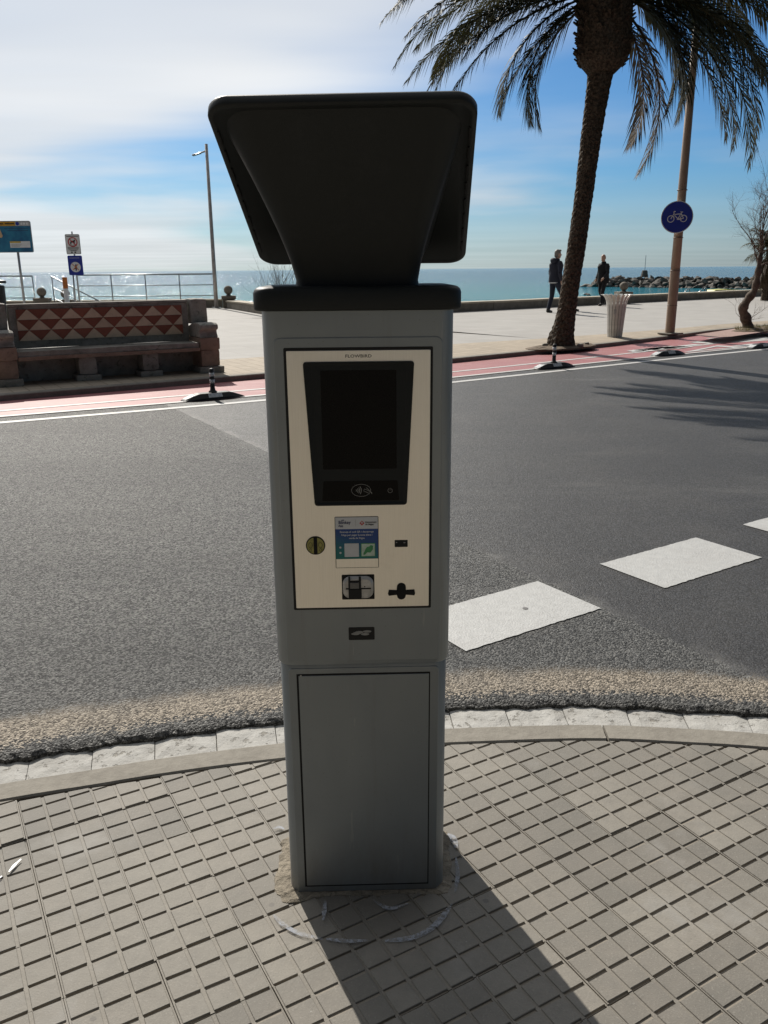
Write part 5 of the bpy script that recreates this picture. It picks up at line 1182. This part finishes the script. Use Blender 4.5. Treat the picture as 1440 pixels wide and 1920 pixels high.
# two notices on one post
SY = 28.8; sp0 = V(148, 566, SY); t = thing('notice_post', 'steel post with a white prohibition notice above a blue one', 'sign', (sp0.x, sp0.y, 0.17), R(4))
zt = V(133, 434, SY).z-0.17; xo = V(137, 460, SY).x-sp0.x
for dx in (0.0, -0.16): MB().tube([(dx+0.02, 0.04, -0.02), (dx*0.6+xo*0.55, 0.04, zt if dx == 0 else zt-0.9)], 0.026, 10).build('post', M['galv'], t, smooth=True)
za, zb_ = V(137, 477, SY).z-0.17, V(135, 439, SY).z-0.17
w_ = 0.235
pan('white_notice', xo-w_, xo+w_, za, zb_, -0.004, M['galv'], 0.02, 0.04); pan('white_face', xo-w_+.02, xo+w_-.02, za+.02, zb_-.02, -0.008, M['signwhite'], 0.004, 0.03)
M['signred'] = simple('sign_red', (0.42, 0.02, 0.03), 0.4)
zc = zb_-0.25; mb = MB(); arc_strip(mb, xo, zc, 0.14, 0.14, 0, 360, 0.032, -0.0115, 36); flat_lines(mb, [((xo-0.095, zc+0.095), (xo+0.095, zc-0.095))], 0.028, -0.0118); mb.build('prohibition_ring', M['signred'], t)
mb = MB(); mb.prism([(xo+x, -0.0095, zc+z) for x, z in ((-0.085, -0.02), (-0.06, 0.04), (0.03, 0.045), (0.05, 0.085), (0.095, 0.06), (0.07, 0.01), (0.06, -0.08), (0.03, -0.08), (0.025, -0.02), (-0.04, -0.02), (-0.05, -0.08), (-0.075, -0.08))], (0, 0, 0), (0, -0.001, 0)); mb.build('animal_symbol', M['ink'], t)
pan('print', xo-0.19, xo+0.19, zb_-0.078, zb_-0.052, -0.0095, M['ink'])
for k, (a, z) in enumerate(((0.13, 0.295), (0.18, 0.235), (0.17, 0.195), (0.15, 0.155), (0.10, 0.125))): pan('print', xo-a, xo+a, za+z-0.02, za+z-0.002, -0.0095, M['ink'] if k else M['icon'])
for dx in (-0.06, 0.05): pan('print', xo+dx-0.025, xo+dx+0.025, za+0.04, za+0.085, -0.0095, M['ink'])
zc_, zd = V(140, 516, SY).z-0.17, V(140, 479, SY).z-0.17; xo2 = V(141.5, 497, SY).x-sp0.x
pan('blue_notice', xo2-w_, xo2+w_, zc_, zd, -0.004, M['signblue'], 0.02, 0.04)
disc_y(0.165, -0.008, -0.004, 30).build('white_disc', M['signwhite'], t, loc=(xo2, 0, zc_+0.26))
mb = MB(); mb.prism([(xo2+x, -0.010, zc_+0.26+z) for x, z in ((-0.10, -0.09), (-0.03, -0.02), (-0.01, 0.03), (0.0, 0.09), (0.04, 0.09), (0.035, 0.04), (0.05, -0.03), (0.02, -0.12), (-0.01, -0.12), (-0.01, -0.06))], (0, 0, 0), (0, -0.001, 0)); mb.build('figure_symbol', M['stk_navy'], t)
flat_lines(MB(), [((xo2-0.10, zc_+0.36), (xo2+0.10, zc_+0.16)), ((xo2-0.09, zc_+0.17), (xo2+0.10, zc_+0.36))], 0.022, -0.013).build('orange_cross', simple('cross_orange', (0.55, 0.17, 0.03), 0.5), t)
pan('print', xo2-0.17, xo2+0.15, zd-0.085, zd-0.075, -0.006, M['stk_white'])

# ------------------------------------------------------------------ breakwater of boulders with its marker
M['rock'] = stoneish('breakwater_rock', (0.040, 0.038, 0.036), (0.21, 0.195, 0.175), 0.9, 1.0, 0.9, 'World')
BA = G(1092, 537.5, -3); BB = G(1395, 541.5, -3); bwd = (BB-BA).normalized(); L_b = (BB-BA).length
brk = thing('breakwater', 'long breakwater of piled dark boulders reaching out into the sea', 'breakwater', (BA.x, BA.y, -3.2), math.atan2(bwd.y, bwd.x))
def rock_mesh(seed):
    rng = random.Random(seed); bm = bmesh.new(); bmesh.ops.create_icosphere(bm, subdivisions=1, radius=1.0)
    for v in bm.verts: v.co *= 1+rng.uniform(-0.25, 0.2)
    for k in range(5):
        d = Vector((rng.gauss(0, 1), rng.gauss(0, 1), rng.gauss(0, 1))).normalized(); off = rng.uniform(0.45, 0.75)
        for v in bm.verts:
            e = v.co.dot(d)-off
            if e > 0: v.co -= d*e
    me = bpy.data.meshes.new('boulder'); bm.to_mesh(me); bm.free(); me.materials.append(M['rock']); return me
RM = [rock_mesh(s) for s in range(9)]; rng = random.Random(12); nrock = 0
LEN = L_b+26
rows = ((0.0, 0.1, 1.15), (0.8, 0.8, 1.15), (1.6, 1.45, 1.1), (2.5, 2.0, 1.05))
for ri, (yy, zz_, sz) in enumerate(rows):
    x = -0.5+ri*1.3
    while x < LEN:
        taper_ = min(1, 0.35+x/9.0)
        o = bpy.data.objects.new('boulder', RM[rng.randrange(9)]); link(o, brk); s = sz*rng.uniform(0.7, 1.15)
        o.location = (x, yy+rng.uniform(-.3, .3), zz_*taper_+rng.uniform(-.12, .12)); o.rotation_euler = (rng.uniform(0, 6), rng.uniform(0, 6), rng.uniform(0, 6)); o.rotation_euler = (rng.gauss(0, .35), rng.gauss(0, .35), rng.uniform(0, 6)); o.scale = (s*rng.uniform(0.9, 1.5), s*rng.uniform(.8, 1.2), s*rng.uniform(.55, .8)); x += s*rng.uniform(1.15, 1.75); nrock += 1
print('rocks', nrock)
core = MB(); core.prism([(1.5, 0.6, -0.4), (1.5, 5.5, -0.4), (1.5, 4.6, 1.9), (1.5, 2.6, 1.9)], (1.5, 0, 0), (LEN+6, 0, 0)); core.build('rock_core', M['rock'], brk)
mq = V(1208, 520, (BA+bwd*(L_b*0.38)).y+3.2); t = thing('harbour_marker', 'small dark harbour marker with a thin mast on the breakwater', 'marker', (mq.x, mq.y, -0.75))
MB().lathe([(0.95, 0.0), (0.85, 0.4), (0.62, 1.5), (0.50, 1.55)], n=10).build('plinth', M['rock'], t); MB().tube([(0, 0, 1.5), (0, 0, 4.9)], 0.06, 6).build('mast', M['galv'], t)
# rock awash in the shallows
for i, (x, y) in enumerate(((1099, 553), (1103, 554))):
    q = G(x, y, -3); o = bpy.data.objects.new('rock', RM[i]); link(o); o.location = (q.x, q.y, -3.0); o.scale = (0.7, 0.5, 0.35); tag(o, ['small dark rock awash in shallow water before the breakwater', 'second small rock awash just beside the first one'][i], 'rock', 'rocks awash')
# moored pedal boat and ladder rails beyond the wall
q = V(1356, 548, 52.0); t = thing('small_boat', 'small yellow-topped dark boat drawn up beyond the sea wall', 'boat', (q.x, q.y, -0.45), R(8))
mb = MB(); rings = []
for x, w, zb in ((-1.0, 0.25, 0.15), (-0.85, 0.5, 0.02), (0, 0.62, 0), (0.85, 0.5, 0.02), (1.0, 0.25, 0.15)): rings.append([Vector((x*0.92, -w*.75, zb)), Vector((x, -w, 0.36)), Vector((x, w, 0.36)), Vector((x*0.92, w*.75, zb))])
mb.loft(rings).build('hull', M['rubber'], t, bevel=0.03)
mb = MB(); rings = []
for x, w, h in ((-1.04, 0.3, 0.40), (-0.8, 0.58, 0.60), (0, 0.66, 0.64), (0.8, 0.58, 0.60), (1.04, 0.3, 0.40)): rings.append([Vector((x, -w, 0.362)), Vector((x, -w*.9, h)), Vector((x, w*.9, h)), Vector((x, w, 0.362))])
mb.loft(rings).build('yellow_cover', simple('yellow_cover', (0.42, 0.40, 0.08), 0.5), t, bevel=0.05)
tag(MB().add([(G(1250, 556, -0.5).x, 46, -0.55), (G(1500, 556, -0.5).x+8, 46, -0.55), (40, 60, -0.55), (24, 60, -0.55)], [(0, 1, 2, 3)]).build('slipway', M['walltop']), kind='structure')
for i, (x0, x1, y) in enumerate(((1281, 1293, 541), (1307, 1321, 541), (1321, 1325, 539))):
    Yd = 40.5 if i < 2 else 41.0; a, b, c = V(x0, y+9, Yd), V(x1-3, y+0.5, Yd), V(x1, y+7, Yd); a2 = a+(a-b)*0.3
    t = MB().tube([a2+Vector((0, 0, -0.5)), a, b, b+Vector((0.07, 0, -0.01)), c, c+Vector((0, 0, -0.6))], 0.022, 8).build('ladder_rail', M['rail'], smooth=True); tag(t, ['hooped steel handrail beyond the wall next to the tan lamp post', 'hooped steel handrail beyond the wall, the middle one of three', 'narrow steel handrail beyond the wall towards the yellow boat'][i], 'handrail', 'steel handrails beyond the sea wall')

# ------------------------------------------------------------------ people
def to_mesh(mb, name, mat, parent, voxel, sm=3):
    me = bpy.data.meshes.new(name); me.from_pydata(mb.v, [], mb.f); o = bpy.data.objects.new(name, me); COL.objects.link(o)
    bm = bmesh.new(); bm.from_mesh(me); bmesh.ops.recalc_face_normals(bm, faces=bm.faces[:]); bm.to_mesh(me); bm.free()
    m = o.modifiers.new('r', 'REMESH'); m.mode = 'VOXEL'; m.voxel_size = voxel; s = o.modifiers.new('s', 'SMOOTH'); s.iterations = sm; s.factor = 0.5
    dg = bpy.context.evaluated_depsgraph_get(); nm = bpy.data.meshes.new_from_object(o.evaluated_get(dg)); bpy.data.objects.remove(o)
    for p in nm.polygons: p.use_smooth = True
    nm.materials.clear(); nm.materials.append(mat); nm.name = name
    o = bpy.data.objects.new(name, nm); link(o, parent); return o
def person(loc, rz, H_, J, cols, label, hair=True, head_turn=0.0, coat=False):
    """J: joints in a 1.8 m frame, x right, y forward. one continuous body; clothes and hair are children"""
    s = H_/1.8; t = thing('person', label, 'person', loc, rz, 'people walking on the promenade'); S = lambda v: Vector(v)*s
    pel, chest, neck, head = S(J['pel']), S(J['chest']), S(J['neck']), S(J['head'])
    body = MB()
    up_ = lambda a, b, ra, rb, mb=body, n=12, m=4: mb.tube([a.lerp(b, i/m) for i in range(m+1)], [ra*s+(rb-ra)*s*i/m for i in range(m+1)], n)
    def torso(mb, k=1.0, zlow=-0.02):
        mb.tube([pel+S((0, 0, zlow)), pel+S((0, 0, 0.08)), pel.lerp(chest, 0.4), pel.lerp(chest, 0.75), chest, chest.lerp(neck, 0.45), chest.lerp(neck, 0.8)],
                [(0.165*s*k, 0.115*s*k), (0.165*s*k, 0.115*s*k), (0.155*s*k, 0.110*s*k), (0.175*s*k, 0.122*s*k), (0.185*s*k, 0.118*s*k), (0.15*s*k, 0.095*s*k), (0.075*s*k, 0.07*s*k)], 18)
    torso(body); up_(chest.lerp(neck, 0.6), neck.lerp(head, 0.5), 0.06, 0.055)
    Hr = Euler((0, 0, head_turn)).to_matrix()
    hd = lambda v: head+Hr @ S(v)
    body.ball(head+S((0, 0, 0.02)), tuple(x*s for x in (0.078, 0.095, 0.115)), 18, 14); body.ball(hd((0, 0.025, -0.055)), tuple(x*s for x in (0.058, 0.070, 0.068)), 14, 10)
    body.tube([hd((0, 0.088, 0.022)), hd((0, 0.115, -0.018)), hd((0, 0.092, -0.030))], [0.010*s, 0.017*s, 0.012*s], 8)
    for k in (-1, 1): body.ball(hd((k*0.080, -0.005, 0.0)), tuple(x*s for x in (0.012, 0.026, 0.034)), 10, 8)
    body.tube([hd((-0.026, 0.083, -0.062)), hd((0, 0.094, -0.062)), hd((0.026, 0.083, -0.062))], 0.0085*s, 6)
    tro = MB(); jac = MB(); shoes = MB()
    torso(jac, 1.20 if coat else 1.15, -0.16 if coat else -0.06)
    jac.tube([pel+S((0, 0, -0.16 if coat else -0.07)), pel+S((0, 0, 0.06)), pel.lerp(chest, 0.5)], [(0.215*s, 0.165*s), (0.205*s, 0.155*s), (0.195*s, 0.145*s)] if coat else [(0.195*s, 0.145*s), (0.190*s, 0.138*s), (0.18*s, 0.13*s)], 18)
    jac.tube([chest.lerp(neck, 0.55), neck.lerp(head, 0.22)], [0.098*s, 0.082*s], 14)
    tro.tube([pel+S((0, 0, 0.10)), pel+S((0, 0, -0.02)), pel+S((0, 0, -0.10))], [(0.172*s, 0.122*s), (0.178*s, 0.126*s), (0.15*s, 0.115*s)], 16)
    for k, side in ((-1, 'L'), (1, 'R')):
        hip, kn_, an, toe = pel+S((k*0.09, 0, -0.06)), S(J['knee'+side]), S(J['ank'+side]), S(J['toe'+side])
        up_(hip, kn_, 0.085, 0.055); up_(kn_, an, 0.053, 0.036); up_(an, toe, 0.030, 0.018)
        up_(hip, kn_, 0.098, 0.070, tro); up_(kn_, an.lerp(kn_, 0.06), 0.069, 0.060, tro)
        heel = an+(an-toe).normalized()*0.05*s; 
        shoes.tube([heel+S((0, 0, -0.035)), an.lerp(toe, 0.2)+S((0, 0, -0.02)), an.lerp(toe, 0.6)+S((0, 0, -0.015)), toe], [(0.040*s, 0.042*s), (0.048*s, 0.055*s), (0.050*s, 0.036*s), (0.038*s, 0.024*s)], 12); shoes.tube([an+S((0, 0, 0.05)), an+S((0, 0, -0.02))], 0.052*s, 12)
        sh, el, wr, fg = chest+S((k*0.180, 0, 0.045)), S(J['elb'+side]), S(J['wri'+side]), S(J['hand'+side])
        up_(sh, el, 0.050, 0.042); up_(el, wr, 0.041, 0.028)
        hdir = (fg-wr).normalized(); body.tube([wr, wr+hdir*0.04*s, wr+hdir*0.085*s], [(0.026*s, 0.022*s), (0.040*s, 0.018*s), (0.038*s, 0.016*s)], 10)
        fw = Vector((0, 1, 0)); fw = (fw-hdir*fw.dot(hdir)).normalized()
        for fi, (o_, ln) in enumerate(((0.028, 0.068), (0.0095, 0.078), (-0.0095, 0.074), (-0.027, 0.058))):
            p = wr+hdir*0.08*s+fw*o_*s; bend = hdir.cross(fw)*k; body.tube([p, p+hdir*ln*0.5*s, p+hdir*ln*0.9*s+bend*ln*0.35*s], [0.0092*s, 0.0085*s, 0.007*s], 6)
        body.tube([wr+hdir*0.03*s+fw*0.030*s, wr+hdir*0.055*s+fw*0.055*s, wr+hdir*0.085*s+fw*0.060*s], [0.012*s, 0.010*s, 0.008*s], 6)
        jac.ball(sh+S((-k*0.012, 0, -0.005)), 0.073*s, 14, 10); up_(sh+S((-k*0.02, 0, -0.01)), el, 0.072, 0.060, jac); up_(el, wr.lerp(el, 0.03), 0.063, 0.048, jac)
    to_mesh(body, 'body', cols['skin'], t, 0.0085*s, 2)
    to_mesh(tro, 'trousers', cols['trousers'], t, 0.014*s); to_mesh(jac, 'jacket', cols['jacket'], t, 0.014*s); to_mesh(shoes, 'shoes', cols['shoes'], t, 0.011*s)
    if hair:
        hm = MB(); hm.ball(head+Hr @ S((0, -0.016, 0.045)), tuple(x*s for x in (0.087, 0.096, 0.105)), 18, 12); hm.ball(hd((0, -0.045, -0.02)), tuple(x*s for x in (0.078, 0.062, 0.08)), 14, 10); hm.ball(hd((0.01, 0.05, 0.108)), tuple(x*s for x in (0.058, 0.045, 0.036)), 12, 8); to_mesh(hm, 'hair', cols['hair'], t, 0.012*s, 2)
    return t
M['skin'] = simple('skin', (0.42, 0.25, 0.18), 0.5, var=0.1)
M['navy'] = simple('navy_cloth', (0.018, 0.020, 0.036), 0.8, var=0.3, scale=20, bump=0.3); M['jeans'] = simple('dark_denim', (0.012, 0.017, 0.035), 0.85, var=0.3, scale=20); M['blackcloth'] = simple('black_cloth', (0.008, 0.008, 0.010), 0.85, var=0.3, scale=20)
M['shoe'] = simple('dark_leather', (0.03, 0.026, 0.024), 0.5); M['greyhair'] = simple('grey_hair', (0.20, 0.18, 0.16), 0.6, var=0.3, scale=40); M['olive'] = simple('olive_cloth', (0.03, 0.033, 0.022), 0.85)
walk = dict(pel=(0, 0, 0.95), chest=(0, 0.02, 1.38), neck=(0, 0.03, 1.52), head=(0, 0.06, 1.665),
    kneeL=(-0.09, -0.02, 0.50), ankL=(-0.09, -0.14, 0.085), toeL=(-0.10, 0.02, 0.035), kneeR=(0.10, 0.20, 0.53), ankR=(0.10, 0.20, 0.095), toeR=(0.11, 0.37, 0.045),
    elbL=(-0.27, 0.02, 1.16), wriL=(-0.26, 0.14, 0.93), handL=(-0.25, 0.18, 0.82), elbR=(0.27, -0.06, 1.16), wriR=(0.27, 0.02, 0.92), handR=(0.265, 0.05, 0.80))
p1 = V(1038, 585.5, 26.4)
pr1 = person((p1.x, p1.y, V(1038, 587, 26.4).z), R(-62), 1.88, walk, dict(skin=M['skin'], trousers=M['jeans'], jacket=M['navy'], shoes=M['shoe'], hair=M['greyhair']), 'grey-haired person in navy hooded jacket and dark jeans walking beside the palm trunk', True, R(-12))
hood = MB(); hood.ball((0, -0.105, 1.565), (0.125, 0.075, 0.085), 16, 10); to_mesh(hood, 'hood', M['navy'], pr1, 0.012)
hem = MB(); hem.tube([(0, 0, 0.895), (0, 0, 0.935)], [(0.196, 0.147), (0.196, 0.147)], 18); to_mesh(hem, 'shirt_hem', M['signwhite'], pr1, 0.012)
w2 = dict(walk); w2.update(kneeL=(-0.09, 0.10, 0.50), ankL=(-0.09, 0.12, 0.085), toeL=(-0.10, 0.28, 0.035), kneeR=(0.10, 0.02, 0.50), ankR=(0.10, -0.24, 0.17), toeR=(0.11, -0.12, 0.045), elbL=(-0.25, 0.06, 1.14), wriL=(-0.20, 0.22, 0.98), handL=(-0.15, 0.27, 0.90), elbR=(0.26, -0.03, 1.14), wriR=(0.24, 0.10, 0.95), handR=(0.20, 0.16, 0.86))
p2 = V(1128, 573.5, 30.4)
person((p2.x, p2.y, p2.z), R(124), 1.76, w2, dict(skin=M['skin'], trousers=M['blackcloth'], jacket=M['blackcloth'], shoes=M['shoe'], hair=M['greyhair']), 'balding person in a long black jacket walking towards the palm trunk', False, R(10), True)
p3 = V(1064, 584.5, 27.3)
person((p3.x, p3.y, p3.z), R(-80), 1.68, walk, dict(skin=M['skin'], trousers=M['blackcloth'], jacket=M['olive'], shoes=M['shoe'], hair=M['greyhair']), 'person in dark olive jacket almost hidden behind the palm trunk', True)
